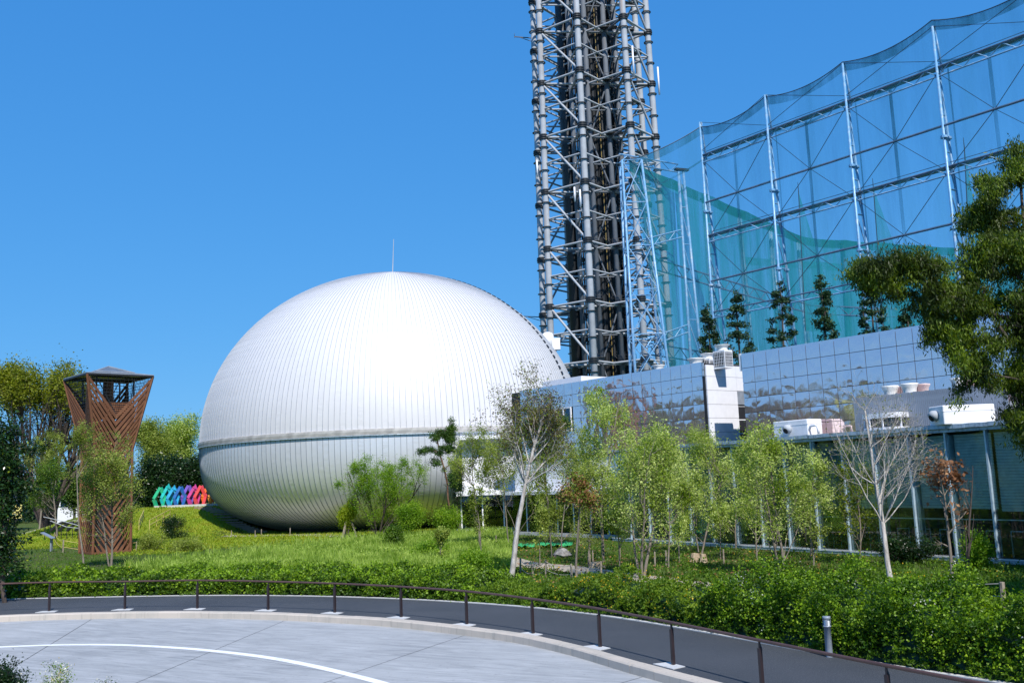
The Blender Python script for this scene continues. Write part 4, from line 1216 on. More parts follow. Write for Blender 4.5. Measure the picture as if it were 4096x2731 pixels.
def lattice_pole(i, label):
    B = base_[i]; o = thing('net_pole', B, label, 'pole', 'lattice poles of the tall front net')
    MB().tube([B, B + UZ * HN], [.17, .11], 8).build('front_tube', MT['netsteel'], o, True)
    def rear(z): return B + nN * (.28 + 2.5 * max(0, (zz_tr1 - z) / zz_tr1)) + UZ * z
    def rear2(z): return B + dN * .22 + nN * .25 + UZ * z if z > zz_tr1 else rear(z)
    MB().tube([rear(0), rear(zz_tr1 + .3)], [.16, .11], 8).build('rear_tube', MT['netsteel'], o, True)
    MB().tube([rear(zz_tr1) + dN * .3, B + UZ * HN + dN * .12 + nN * .1], [.11, .09], 7).build('head_tube', MT['netsteel'], o, True)
    zs = np.arange(1.0, zz_tr1, 3.3)
    for a_, z in enumerate(zs):
        z2 = min(z + 3.3, zz_tr1)
        MB().tube([B + UZ * z, rear(z)], .075, 5).build('strut', MT['netsteel'], o)
        MB().tube([B + UZ * z2, rear(z)], .07, 5).build('brace', MT['netsteel'], o)
    for z in np.arange(zz_tr1 + 1, HN - .5, 1.5):
        MB().tube([B + UZ * z, B + dN * .25 + nN * .15 + UZ * z], .05, 5).build('strut', MT['netsteel'], o)
    b = MB()
    for z in (8, 16, 24, 32):
        b.lathe(B + UZ * z, [(.1, -.1), (.30, -.1), (.30, .1), (.1, .1)], 10); q = rear(z); b.lathe(q, [(.1, -.1), (.28, -.1), (.28, .1), (.1, .1)], 10)
    b.build('collar', MT['netsteel'], o)
names = {1: 'first pale blue lattice pole, just right of the teal netted corner', 2: 'second pale blue lattice pole counted from the big lattice tower', 3: 'tall pale blue lattice pole above the middle of the mirror wall', 4: 'tallest looking pale blue lattice pole, nearest the dark foliage', 5: 'pale blue lattice pole outside the right edge', }
for i in (1, 2, 3, 4): lattice_pole(i, names[i])
def truss(p, q, h, name, label, mat='darksteel', deck=True, cat='truss'):
    o = thing(name, p, label, cat)
    p, q = np.array(p), np.array(q); L = np.linalg.norm(q - p); n_ = max(4, int(L / 1.1)); d = (q - p) / L
    for s_ in (0, 1):
        MB().tube([p + UZ * h * s_, q + UZ * h * s_], .085, 5).build('chord', MT[mat if s_ else 'netsteel'], o)
    if deck: MB().bar(p + UZ * h * .9 + nN * .35, q + UZ * h * .9 + nN * .35, .7, .07).build('walkway', MT[mat], o)
    w_me = None
    for i in range(n_):
        a_, b2 = p + d * (L * i / n_), p + d * (L * (i + 1) / n_)
        if i % 2: a_, b2 = a_ + UZ * h, b2
        else: a_, b2 = a_, b2 + UZ * h
        MB().tube([a_, b2], .05, 4, False).build('web_bar', MT['netsteel'], o)
    if deck: MB().bar(p + UZ * (h + .5) + nN * .6, q + UZ * (h + .5) + nN * .6, .05).build('handrail', MT[mat], o)
    return o
E1 = base_[6]
truss(base_[1] + UZ * (zz_tr1 - .35), E1 + UZ * (zz_tr1 - .35), .85, 'net_truss', 'long dark catwalk truss high up, joining the heads of the net poles')
truss(base_[1] + UZ * (zz_tr2 - .3), E1 + UZ * (zz_tr2 - .3), .75, 'net_truss', 'long catwalk truss half way up the pale blue net poles')
truss(base_[1] + UZ * (zz_tr3 - .3), E1 + UZ * (zz_tr3 - .3), .65, 'net_truss', 'lowest truss on the net poles, just above the cedar tops', deck=False)
for k_, z in enumerate((zz_p1, zz_p2)):
    o = thing('net_pipe', base_[1] + UZ * z, ['upper dark pipe strung between the two catwalk trusses of the net', 'lower dark pipe strung below the second catwalk truss of the net'][k_], 'pipe')
    MB().tube([base_[1] + UZ * z, E1 + UZ * z], .11, 6).build('pipe', MT['darksteel'], o)
o = thing('net_pipe', base_[1] + UZ * 6, 'lowest pipe of the net frame behind the cedar trunks', 'pipe')
MB().tube([base_[1] + UZ * 9.2, E1 + UZ * 9.2], .11, 6).build('pipe', MT['darksteel'], o)
# the tall front net with sagging head rope
o = thing('front_net', base_[1], 'enormous see through teal net hung from the row of pale blue lattice poles', 'net')
b = MB(); bh = MB(); hem = MB()
T0 = at(*D(1445, 368), 97)
stops = [(T0, .0)] + [(base_[i] + UZ * zt_.get(i, HN), 1.3) for i in (1, 2, 3, 4, 5, 6)]
rows_ = 10
for (pa, _), (pb, sg) in zip(stops[:-1], stops[1:]):
    n_ = 14; first = pa is T0
    cols = []
    for i in range(n_ + 1):
        t = i / n_; top = pa + (pb - pa) * t; top = top - UZ * 4 * .75 * t * (1 - t) * (.5 if first else 1)
        ga_ = np.array([T0[0] + 3.8, T0[1] + .4, 0]) if first else np.array([*pa[:2], 0]); gb_ = np.array([*pb[:2], 0])
        bot = ga_ + (gb_ - ga_) * t
        cols.append((top, bot))
    for i in range(n_ + 1):
        for j in range(rows_ + 1):
            q = cols[i][0] + (cols[i][1] - cols[i][0]) * j / rows_
            q = q + nN * (.35 * math.sin(i * 1.3 + j * .4) * math.sin(j / rows_ * 3.1))
            b.v.append(q)
    b0 = len(b.v) - (n_ + 1) * (rows_ + 1)
    for i in range(n_):
        for j in range(rows_):
            a_ = b0 + i * (rows_ + 1) + j; b.f.append((a_, a_ + 1, a_ + rows_ + 2, a_ + rows_ + 1))
    pts = [c[0] for c in cols]
    bh.tube(pts, .045, 5)
    for i in range(n_): hem.prism([pts[i], pts[i + 1], pts[i + 1] - UZ * .9, pts[i] - UZ * .9], nN * .01)
    for i in range(n_):                               # doubled seam below the head rope
        u_, v_ = cols[i][0] - UZ * 3.6, cols[i + 1][0] - UZ * 3.6; hem.prism([u_, v_, v_ - UZ * .22, u_ - UZ * .22], nN * .01)
    if not first:
        mid = (np.array([*pa[:2], 0]) + np.array([*pb[:2], 0])) / 2
        zt2 = zz_tr1
        hem.prism([mid + UZ * zt2 - dN * .16, mid + UZ * zt2 + dN * .16, mid + dN * .16 + UZ * 2, mid - dN * .16 + UZ * 2], nN * .01)
        q0 = np.array([*pb[:2], 0]) + dN * .9; hem.prism([q0 + UZ * zt2, q0 + UZ * zt2 + dN * .15, q0 + dN * .15 + UZ * 2, q0 + UZ * 2], nN * .01)
b.build('net_sheet', MT['net_front'], o, True); bh.build('head_rope', MT['cable'], o)
stuff(hem.build('hem_strips', MT['net_edge'], o))
b = MB()
for i in range(1, 6):                                # guy wires crossing in each bay
    A0, A1 = base_[i], base_[i + 1]; M_ = (A0 + A1) / 2
    zs = [zz_tr1, zz_p1, zz_tr2, zz_p2, zz_tr3, 6]
    for z_hi, z_lo in ((zz_tr1, zz_p1), (zz_tr2, zz_p2)):
        b.bar(A0 + UZ * z_hi, M_ + UZ * z_lo, .045); b.bar(A1 + UZ * z_hi, M_ + UZ * z_lo, .045)
    for z_hi, z_lo in ((zz_tr2, zz_p1), (zz_tr3, zz_p2)):
        b.bar(A0 + UZ * z_hi, M_ + UZ * z_lo, .045); b.bar(A1 + UZ * z_hi, M_ + UZ * z_lo, .045)
    b.bar(A0 + UZ * HN, A1 + UZ * (zz_tr1 + 1), .04); b.bar(A1 + UZ * HN, A0 + UZ * (zz_tr1 + 1), .04)
stuff(b.build('guy_wires', MT['cable'], o))

# the corner mast with four legs and the side net going away behind it
T0b = np.array([T0[0], T0[1], 0.0])
o = thing('corner_mast', T0b, 'pale blue four legged lattice mast at the netted corner before the broadcast tower', 'mast')
ZTT = T0[2]
cm = at(*D(1434, 368), 97)
def mleg(k, z):
    f_ = z / ZTT; w_ = 1.1 + 1.5 * (1 - f_); e1, e2 = ((-1, -1), (1, -1), (1, 1), (-1, 1))[k % 4]
    c = np.array([cm[0] + .9 + 1.0 * (1 - f_), cm[1] + 1, 0]); return c + np.array([e1 * w_ * .8 , e2 * w_, z]) if e1 > 0 else np.array([cm[0] - .25, c[1] + e2 * w_, z])
for k in range(4): MB().tube([mleg(k, 0), mleg(k, ZTT)], [.15, .12], 8).build('leg', MT['netsteel'], o, True)
zs = np.linspace(0, ZTT, 9)
for i in range(8):
    for k in range(4):
        MB().tube([mleg(k, zs[i + 1]), mleg(k + 1, zs[i + 1])], .055, 5).build('strut', MT['netsteel'], o)
        MB().tube([mleg(k, zs[i]), mleg(k + 1, zs[i + 1])], .055, 5).build('brace', MT['netsteel'], o)
        if k % 2 == 0: MB().tube([mleg(k + 1, zs[i]), mleg(k, zs[i + 1])], .055, 5).build('brace', MT['netsteel'], o)
C0 = at(*D(1558, 392), 101); C0b = np.array([*C0[:2], 0])
T1 = at(3222, 949, 133); T2 = at(3830, 990, 144); T3 = T2 + (T2 - T1) * 1.2; T3[2] = T2[2]
side_d = (T1 - C0); side_d[2] = 0; side_d /= np.linalg.norm(side_d)
def plain_pole(P, ztop, label, spread=2.2, name='net_pole', dirv=None, group='lattice poles of the teal side net', r_=.18):
    o = thing(name, P, label, 'pole', group); dirv = side_d if dirv is None else dirv
    MB().tube([P, P + UZ * ztop], [r_ * 1.1, r_ * .8], 7).build('front_tube', MT['netsteel'], o, True)
    def rr_(z): return P + dirv * (.6 + spread * (1 - z / ztop)) + UZ * z
    MB().tube([rr_(0), rr_(ztop)], [r_ * 1.1, r_ * .8], 7).build('rear_tube', MT['netsteel'], o, True)
    n_ = int(ztop / 4)
    for i in range(n_):
        z0, z1_ = ztop * i / n_, ztop * (i + 1) / n_
        MB().tube([P + UZ * z1_, rr_(z1_)], .07, 5).build('strut', MT['netsteel'], o)
        MB().tube([P + UZ * z1_, rr_(z0)], .07, 5).build('brace', MT['netsteel'], o)
    MB().box(P + dirv * .4 + UZ * (ztop + .12), (1.6, .5, .22), axes=(dirv, np.cross(UZ, dirv), UZ)).build('pole_cap', MT['dark'], o)
plain_pole(C0b, C0[2], 'pale blue two tube pole with a black cap at the bend of the net', 1.2, dirv=hd(20))
truss(T0 + np.array([-1, 0, 0]) - UZ * .2, C0 - UZ * .2, .9, 'corner_truss', 'short blue truss joining the corner mast to the black capped pole', 'netsteel', False)
for k_, zf in enumerate((.80, .52, .26)):
    p_, q_ = np.array([T0[0] + .6, T0[1], C0[2] * zf]), np.array([C0[0], C0[1], C0[2] * zf])
    truss(p_ - UZ * 2.0, q_ + UZ * (0), .8, 'corner_truss', ['upper', 'middle', 'lowest'][k_] + ' of the three slanting blue trusses under the netted corner', 'netsteel', False)
b = MB(); hem = MB(); seg = []
allp = [T0] + [T0 + (T1 - T0) * t for t in (.2, .4, .6, .8)] + [T1] + [T1 + (T2 - T1) * t for t in (.25, .5, .75)] + [T2] + [T2 + (T3 - T2) * t for t in (.5, 1)]
_nl = ['', '', 'first inner blue pole behind the teal net, close to the black capped pole', 'second inner blue pole behind the teal net', 'third inner blue pole behind the teal net', 'fourth inner blue pole behind the teal net', 'inner pole at the far bend of the teal net', 'inner pole just beyond the far bend of the teal net', 'inner pole of the far teal net, right of the bend', 'inner pole of the far teal net, left of the dark foliage', 'inner pole of the far teal net behind the dark foliage', '']
for i, q in enumerate(allp[1:], 1):
    if i in (1,): continue
    if i <= 10: plain_pole(np.array([q[0] - (1.0 if i < 6 else 0), q[1] + (.8 if i < 6 else 1.2), 0]), q[2] - .2, _nl[i], 2.0, dirv=side_d if i < 6 else hd(100), r_=.22)
so = thing('side_net', T0b, 'dense teal net wall running away behind the front poles', 'net')
def netwall(b, hem, allp, thin=False, slant=None):
    for i in range(len(allp) - 1):
        pa, pb = allp[i], allp[i + 1]; n_ = 6; cols = []
        for k in range(n_ + 1):
            t = k / n_; top = pa + (pb - pa) * t - UZ * 4 * .16 * t * (1 - t)
            bot = np.array([top[0], top[1], 0.0])
            if slant is not None and i == 0: bot = bot + slant * (1 - t)
            cols.append((top, bot))
        b0 = len(b.v)
        for k in range(n_ + 1):
            for j in range(9):
                q = cols[k][0] + (cols[k][1] - cols[k][0]) * j / 8
                b.v.append(q + np.array([.5, .5, 0]) * (.6 * math.sin(k * 1.7 + i * 2 + j * .3) * math.sin(j / 8 * 3.1)))
        for k in range(n_):
            for j in range(8):
                a_ = b0 + k * 9 + j; b.f.append((a_, a_ + 1, a_ + 10, a_ + 9))
        for k in range(n_): hem.prism([cols[k][0], cols[k + 1][0], cols[k + 1][0] - UZ * 1.2, cols[k][0] - UZ * 1.2], (.01, .01, 0))
netwall(b, hem, allp, slant=np.array([4.2, .5, 0]))
b.build('net_sheet', MT['net_side'], so, True); stuff(hem.build('hem_strips', MT['net_side'], so))
b = MB()
off_ = np.array([2.2, -1.2, 0])
for zf in (.70, .45, .2):
    for (pa, pb) in ((T0, T1), (T1, T3)):
        A0, A1 = np.array([*pa[:2], pa[2] * zf]), np.array([*pb[:2], pb[2] * zf])
        L = np.linalg.norm(A1 - A0); n_ = int(L / 1.6)
        b.bar(A0, A1, .12); b.bar(A0 + UZ * 1.2, A1 + UZ * 1.2, .12)
        for i in range(n_):
            q0, q1 = A0 + (A1 - A0) * i / n_, A0 + (A1 - A0) * (i + 1) / n_
            b.bar(q0 + UZ * 1.2 * (i % 2), q1 + UZ * 1.2 * ((i + 1) % 2), .07)
b.build('truss_frame', MT['darksteel'], so)
# far net closing the range, and two folded net spikes
fo = thing('far_net', T2, 'pale teal net wall closing the far side of the range', 'net')
b = MB(); hem = MB(); U0, U1 = T1 + np.array([-6, 14, 0]), T3 + np.array([8, 22, 0]); U0[2] = U1[2] = T1[2] * 1.02
netwall(b, hem, [U0 + (U1 - U0) * t for t in (0, .2, .4, .6, .8, 1)]); b.build('net_sheet', MT['net_far'], fo, True); stuff(hem.build('hem_strips', MT['net_far'], fo))
for k_, (tx, ty, bx0, bx1, Y) in enumerate(((1834, 440, 1850, 1935, 118), (2006, 432, 2030, 2130, 112), (2215, 340, 2235, 2290, 104))):
    tp = at(*D(tx, ty), Y); g0 = at(*D(bx0, 760), Y); g1 = at(*D(bx1, 760), Y)
    o = thing('folded_net', (g0[0], g0[1], 0), ['left', 'middle', 'right'][k_] + 'most teal net bunched up into a tall pointed spike', 'net', 'bunched net spikes')
    b = MB(); n_ = 8
    for j in range(n_ + 1):
        t = j / n_
        for i in range(5):
            u_ = i / 4; e0 = tp + (g0 - tp) * t; e1 = tp + (g1 - tp) * t
            q = e0 + (e1 - e0) * u_; q[1] += .5 * math.sin(i * 2.2) * t; b.v.append(q)
    for j in range(n_):
        for i in range(4):
            a_ = j * 5 + i; b.f.append((a_, a_ + 1, a_ + 6, a_ + 5))
    b.build('net_sheet', MT['net_side'], o, True)
    b = MB(); 
    MB().tube([tp + UZ * 1.2, tp, g0], [.03, .06, .06], 5).build('lift_rope', MT['cable'], o)

# ================================================================ HANDRAIL, BOLLARD
posts = [(-26.0, 40.3, 1.2), (-22.7, 40.65, 1.2), (-19.44, 40.53, 1.2), (-16.2, 40.22, 1.14), (-12.99, 39.45, 1.14), (-9.82, 38.15, 1.11), (-6.95, 36.6, 1.09), (-4.26, 34.7, 1.08), (-1.84, 32.43, 1.09),
         (.29, 30.02, 1.06), (2.09, 27.3, 1.06), (3.64, 24.43, 1.05), (5.09, 21.53, 1.04), (6.65, 18.4, 1.04), (8.5, 14.9, 1.04)]
rl = thing('handrail', (posts[6][0], posts[6][1], 0), 'curving brown pipe handrail on dark posts between the grey walk and the kerb', 'railing')
rc_ = catmull([(x, y, h - .03) for x, y, h in posts], .5)
MB().tube(list(rc_), .036, 10).build('rail_pipe', MT['rail'], rl, True)
for i, (x, y, h) in enumerate(posts):
    t = np.array(posts[min(i + 1, len(posts) - 1)][:2]) - np.array(posts[max(i - 1, 0)][:2]); ang_ = math.atan2(t[1], t[0])
    ax = (np.array([math.cos(ang_), math.sin(ang_), 0]), np.array([-math.sin(ang_), math.cos(ang_), 0]), UZ); P = np.array([x, y, 0])
    po = MB().box(P + UZ * (h - .19) / 2, (.075, .075, h - .19), axes=ax).build('post', MT['dark_post'], rl)
    MB().prism([P + ax[0] * .037 + ax[1] * .037 + UZ * (h - .19), P - ax[0] * .037 + ax[1] * .037 + UZ * (h - .19), P + ax[1] * .012 + UZ * (h - .05)], -ax[1] * .03).build('bracket', MT['dark_post'], po)
    MB().box(P + UZ * (h - .115), (.04, .03, .15), axes=ax).build('rail_holder', MT['dark_post'], po)
    c = P - ax[1] * .10 + UZ * .012
    MB().prism([c - ax[0] * .42 - ax[1] * .22 - UZ * .03, c + ax[0] * .42 - ax[1] * .22 - UZ * .03, c + ax[0] * .34 + ax[1] * .2 - UZ * .03, c - ax[0] * .34 + ax[1] * .2 - UZ * .03], UZ * .035).build('footing', MT['pad'], rl)
bo = thing('bollard_light', (7.56, 24.66, 0), 'slim silver bollard light standing at the hedge edge of the grey walk', 'bollard')
Pb = np.array([7.56, 24.72, 0])
MB().lathe(Pb, [(.085, 0), (.085, .72), (.10, .725), (.10, .75), (.078, .755)], 20).build('post', MT['boll'], bo, True)
MB().lathe(Pb, [(.07, .74), (.07, .915)], 20).build('lamp_lens', MT['lampglass'], bo, True)
MB().lathe(Pb, [(.09, .905), (.1, .91), (.1, .965), (.095, .975), (0, .978)], 20).build('cap', MT['boll'], bo, True)
for k in range(3):
    a = -1.9 + k * 2.1; MB().box(Pb + np.array([math.cos(a) * .088, math.sin(a) * .088, .83]), (.012, .05, .17), a).build('guard_bar', MT['boll'], bo)

# ================================================================ RAINBOW SCULPTURE, STEPS
cols_ = [('green', (.01, .42, .20)), ('turquoise', (.01, .45, .45)), ('sky blue', (.02, .36, .65)), ('deep blue', (.01, .12, .42)), ('violet', (.16, .08, .45)), ('magenta', (.55, .04, .25)), ('red', (.75, .05, .06)), ('orange', (.85, .16, .01)), ('yellow orange', (.85, .30, .02))]
YS = 119.0
for k, (cn, cc) in enumerate(cols_):
    px = 640 + k * 27.5; g0 = at(px, 2027, YS); z0 = float(gh(g0[0], YS)) ; mt = paint('paint_' + cn.replace(' ', '_'), cc, .45, var=.18, scale=2.0, dirt=(tuple(x * .5 + .08 for x in cc), 3.0))
    o = thing('arch_sculpture', (g0[0], YS, z0), cn + ' pointed zigzag arch in the row of rainbow coloured sculptures', 'sculpture', None)
    w_, h_ = .92, 2.35 + .12 * math.sin(k * 2.1)
    P = np.array([g0[0], YS + .25 * math.sin(k * 1.9), z0 + .08])
    th = .34; s_ = .18
    L_ = [P + np.array([-.42, 0, 0]), P + np.array([-w_ * .72, -.25, h_ * .42]), P + np.array([.05, 0, h_]), P + np.array([w_ * .62, .2, h_ * .45]), P + np.array([.30, .1, 0])]
    for a_ in range(4): MB().bar(L_[a_], L_[a_ + 1], th, th * 1.3, up=(0, 1, 0)).build('beam', mt, o)
    if k in (1, 2, 5, 7): MB().prism([P + np.array([-.1, -.3, h_ - .1]), P + np.array([.2, -.3, h_ + .35]), P + np.array([.45, -.3, h_ - .35])], (0, .2, 0)).build('fin', mt, o)
    if k < 4: 
        MB().box(P + np.array([-.25, -.2, -.02]), (.6, .6, .35)).build('plinth', MT['pad'], o)
ex0, ex1 = at(735, 2030, YS - 1), at(870, 2030, YS - 1)
tag(MB().box(((ex0[0] + ex1[0] + 2) / 2, YS - 1.0, float(gh(ex0[0], YS - 1)) + .1), (ex1[0] - ex0[0] + 5, .5, .3)).build('low_wall', MT['pad']), 'low pale concrete ledge in front of the rainbow sculptures', 'ledge')
stp = thing('garden_steps', (*gp(950, 2080)[:2], 0), 'timber edged steps curving down the grass slope beside the dome', 'steps')
sx = [(800, 2032), (868, 2052), (915, 2090), (962, 2112), (1015, 2130)]
sw = catmull([(x, y) for x, y in sx], 17)
for i, (px, py) in enumerate(sw[::1]):
    d = ray(px, py)                                   # march to the slope
    for tt in np.linspace(80, 125, 300):
        q = CP + d * (tt / d[1])
        if q[2] <= float(gh(q[0], q[1])) + .05: break
    MB().box((q[0] + .4, q[1], float(gh(q[0], q[1])) + .12), (2.2, .30, .16), -.12).build('step', MT['step'], stp)
for (x0, y0, x1, y1, lab) in ((598, 2076, 668, 2058, 'short yellow handrail on the shaded lawn bank right of the brown tower'), (556, 2088, 562, 2086, 'end of a yellow handrail close to the brown tower')):
    a_, b2 = gp(x0, y0 + 22, 0), None
    a_ = at(x0, y0 + 22, 100); b2 = at(x1 + 12, y1 + 16, 108); a_[2] = float(gh(*a_[:2])); b2[2] = float(gh(*b2[:2]))
    o = thing('yellow_handrail', a_, lab, 'handrail')
    for t in (0, .33, .66, 1): q = lerp(a_, b2, t); MB().bar(q, q + UZ * 1.0, .06).build('post', MT['rope'], o)
    for h in (.5, 1.0): MB().bar(a_ + UZ * h, b2 + UZ * h, .06).build('rail', MT['rope'], o)

# ================================================================ VEGETATION
LEAFK = 1.7
def sc_at(Y): return Y / FPX * 1.7415               # metres per overview pixel at depth Y
def leaves_mesh(name, P, size, rng, flat=.0, aspect=.5, mat=None, up=None, dirs=None):
    n_ = len(P)
    if n_ == 0: return None
    a = rng.normal(size=(n_, 3)) if dirs is None else dirs + rng.normal(size=(n_, 3)) * .35
    a[:, 2] *= (1 - flat); a /= np.linalg.norm(a, axis=1)[:, None] + 1e-9
    c = rng.normal(size=(n_, 3)); b = np.cross(a, c); b /= np.linalg.norm(b, axis=1)[:, None] + 1e-9
    nn = np.cross(a, b)
    L = (size * rng.uniform(.65, 1.35, n_))[:, None]; Wd = L * aspect
    fold = nn * Wd * .25
    V = np.stack([P - a * L / 2, P + b * Wd / 2 + fold, P + a * L / 2, P - b * Wd / 2 + fold], 1).reshape(-1, 3)
    F = np.arange(n_ * 4).reshape(-1, 4)
    me = np_mesh(name, V, F)
    if mat: me.materials.append(mat)
    return me
def in_lobes(lobes, n_, rng, shell=.5):
    w = np.array([l[2] if len(l) > 2 else l[1][0] * l[1][1] * l[1][2] for l in lobes], float); w /= w.sum()
    idx = rng.choice(len(lobes), n_, p=w)
    d = rng.normal(size=(n_, 3)); d /= np.linalg.norm(d, axis=1)[:, None]
    r_ = rng.uniform(0, 1, n_) ** shell
    C_ = np.array([l[0] for l in lobes])[idx]; Rr = np.array([l[1] for l in lobes])[idx]
    return C_ + d * r_[:, None] * Rr
def skeleton(trunks, targets, rng, seg=.45, arch=.12, prefer_low=.6, jit=.05):
    pos, par = [], []
    for tr in trunks:
        prev = -1
        for p in tr: pos.append(np.array(p, float)); par.append(prev); prev = len(pos) - 1
    top = np.array(trunks[0][-1])
    order = np.argsort(np.min(np.stack([np.linalg.norm(targets - np.array(t[-1]), axis=1) for t in trunks]), axis=0))
    P = np.zeros((60000, 3)); n_ = len(pos); P[:n_] = pos
    tips = []
    for ti in order:
        t = targets[ti]; dv = P[:n_] - t
        dist_ = np.sqrt((dv ** 2).sum(1)); cost = dist_ + prefer_low * np.maximum(0, dv[:, 2] + .25 * np.hypot(dv[:, 0], dv[:, 1])) * 1.6
        k = int(np.argmin(cost)); d = t - P[k]; L = np.linalg.norm(d)
        m_ = max(1, int(L / seg)); prev = k
        perp = rng.normal(size=3) * jit * L
        for q in range(1, m_ + 1):
            s = q / m_; p = P[k] + d * s + (perp + np.array([0, 0, -arch * L * (1 if arch else 0)])) * math.sin(math.pi * s) * (1 if q < m_ else 0)
            P[n_] = p; pos.append(p); par.append(prev); prev = n_; n_ += 1
        tips.append(prev)
        if n_ > 59000: break
    return P[:n_].copy(), np.array(par), tips
def branch_mesh(name, P, par, tips, rt, pw_=.45, rmax=.3, trunk_r=None, mat=None):
    n_ = len(P); cnt = np.zeros(n_)
    for t in tips: cnt[t] += 1
    kids = [[] for _ in range(n_)]
    for i in range(n_ - 1, -1, -1):
        if par[i] >= 0: cnt[par[i]] += cnt[i]
    for i in range(n_):
        if par[i] >= 0: kids[par[i]].append(i)
    r_ = np.minimum(rt * np.maximum(cnt, 1) ** pw_, rmax)
    b = MB(); starts = [(i, None) for i in range(n_) if par[i] < 0]
    while starts:
        i, p0 = starts.pop()
        pts, rr_ = ([] if p0 is None else [P[p0]]), ([] if p0 is None else [min(r_[p0], r_[i] * 1.15)])
        while True:
            pts.append(P[i]); rr_.append(r_[i])
            if not kids[i]: break
            ks = sorted(kids[i], key=lambda q: -cnt[q]); 
            for q in ks[1:]: starts.append((q, i))
            i = ks[0]
        if len(pts) > 1:
            rm_ = rr_[0]; rr_[-1] *= .4
            b.tube(pts, rr_, 7 if rm_ > .07 else (5 if rm_ > .03 else 3), caps=False)
    me = b.mesh(name, True); me.materials.append(mat); return me
def wob(a, b_, n_, rng, j=.06):
    a, b_ = np.array(a, float), np.array(b_, float); L = np.linalg.norm(b_ - a)
    out = [a]; off_ = np.zeros(3)
    for i in range(1, n_):
        off_ = off_ * .6 + rng.normal(size=3) * j * L / n_ * 1.5; off_[2] = 0
        out.append(a + (b_ - a) * i / n_ + off_)
    out.append(b_); return out
def fractal(base, crown_pt, lobes, rng, levels=4, r0=.1, nchild=(7, 6, 5, 4), ratio=.55, angle=48, trop=.10, noise_=.10, stems=1, spread_stem=.5, leader=1.0, cap=5200, grow=1.12, thin=1.0, klow=-.18):
    C_ = np.array([l[0] for l in lobes]); Rr = np.array([l[1] for l in lobes]) * grow
    zmin = (C_[:, 2] - Rr[:, 2]).min(); zmax = (C_[:, 2] + Rr[:, 2]).max(); H = zmax - zmin
    segs, src = [], []
    def inside(p, g=1.0): return bool(((((p - C_) / (Rr * g)) ** 2).sum(1) < 1).any())
    stack = []
    for q in range(stems):
        d = np.array(crown_pt, float) - base; d /= np.linalg.norm(d)
        if stems > 1:
            a = 6.28 * q / stems + rng.uniform(0, 1); d = d + np.array([math.cos(a), .7 * math.sin(a), 0]) * spread_stem * .35; d /= np.linalg.norm(d)
        b0 = base + np.array([math.cos(q * 2.4), math.sin(q * 2.4), 0]) * .08 * (stems > 1) - np.array([0, 0, .05])
        L = (zmax - base[2]) * leader / max(.6, d[2])
        stack.append((b0, d, L, r0 * (1 if q == 0 else rng.uniform(.7, .95)), 0))
    count = 0
    while stack:
        p, d, L, r_, lv = stack.pop(0)
        if count > cap: break
        n_ = (11, 7, 5, 4, 3)[min(lv, 4)]; step = L / n_; pts, rr_ = [p.copy()], [r_]
        kids = []; g_ = rng.uniform(.8, 1.25)
        for i in range(1, n_ + 1):
            d = d + rng.normal(size=3) * noise_ * (.45 if lv == 0 else 1) + np.array([0, 0, trop * (0 if lv == 0 else 1)])
            d /= np.linalg.norm(d); p = p + d * step
            f_ = i / n_; rad_ = r_ * (1 - f_ * (.82 if lv == 0 else .72))
            if p[2] > zmin and not inside(p, g_) and (lv > 0 or p[2] > zmin + .62 * H): break
            pts.append(p.copy()); rr_.append(max(rad_, .0035)); count += 1
            if p[2] > zmin + (klow * H if lv == 0 else -9): kids.append((p.copy(), d.copy(), f_, rad_))
            if lv >= 2 or (lv == 1 and i > 3): src.append(p.copy())
        if len(pts) > 1: segs.append((pts, rr_, lv))
        if lv < levels - 1 and kids:
            nc = nchild[lv]
            for q in range(nc):
                k = kids[min(len(kids) - 1, int(rng.uniform(.05 if lv == 0 else .15, 1.0) * len(kids)))]
                ax = np.cross(k[1], rng.normal(size=3)); ax /= np.linalg.norm(ax) + 1e-9
                an_ = rad(angle * rng.uniform(.65, 1.3)); nd = k[1] * math.cos(an_) + ax * math.sin(an_)
                Lc = L * ratio * (1.15 - .55 * k[2]) * rng.uniform(.6, 1.2) if lv > 0 else max(H * .22, H * .75 * (1.1 - .6 * k[2])) * rng.uniform(.6, 1.1)
                stack.append((k[0], nd / np.linalg.norm(nd), Lc, min(k[3] * .62, r_ * .40) * thin, lv + 1))
    return segs, np.array(src) if src else np.array([p])
def fractal_mesh(segs, mat):
    b = MB()
    for pts, rr_, lv in segs: b.tube(pts, rr_, (8, 5, 3, 3, 3)[min(lv, 4)], caps=False)
    me = b.mesh('trunk', True); me.materials.append(mat); return me
def frac_tree(name, label, cat, B, topp, lobes, seed, nleaf, lsize, leafm, barkm, group=None, spread=.12, flat=.2, aspect=.55, extra=None, leaf_zmin=None, leafk=1.0, **kw):
    rng = np.random.default_rng(seed); o = thing(name, B, label, cat, group)
    segs, src = fractal(np.array(B), topp, lobes, rng, **kw)
    link('trunk', fractal_mesh(segs, barkm), None, o)
    if leaf_zmin is not None:
        s2 = src[src[:, 2] > leaf_zmin + rng.normal(0, .8, len(src))]; src = s2 if len(s2) > 10 else src
    for nm, m2, cnt2, sz2 in [('crown', leafm, int(nleaf * leafk), lsize)] + list(extra or []):
        if cnt2 <= 0: continue
        c = src[rng.integers(0, len(src), cnt2)]; 
        c = c + rng.normal(size=c.shape) * spread * rng.choice([.5, 1, 1.6], (len(c), 1))
        link(nm, leaves_mesh(nm, c, sz2, rng, flat, aspect, m2), None, o)
    return o
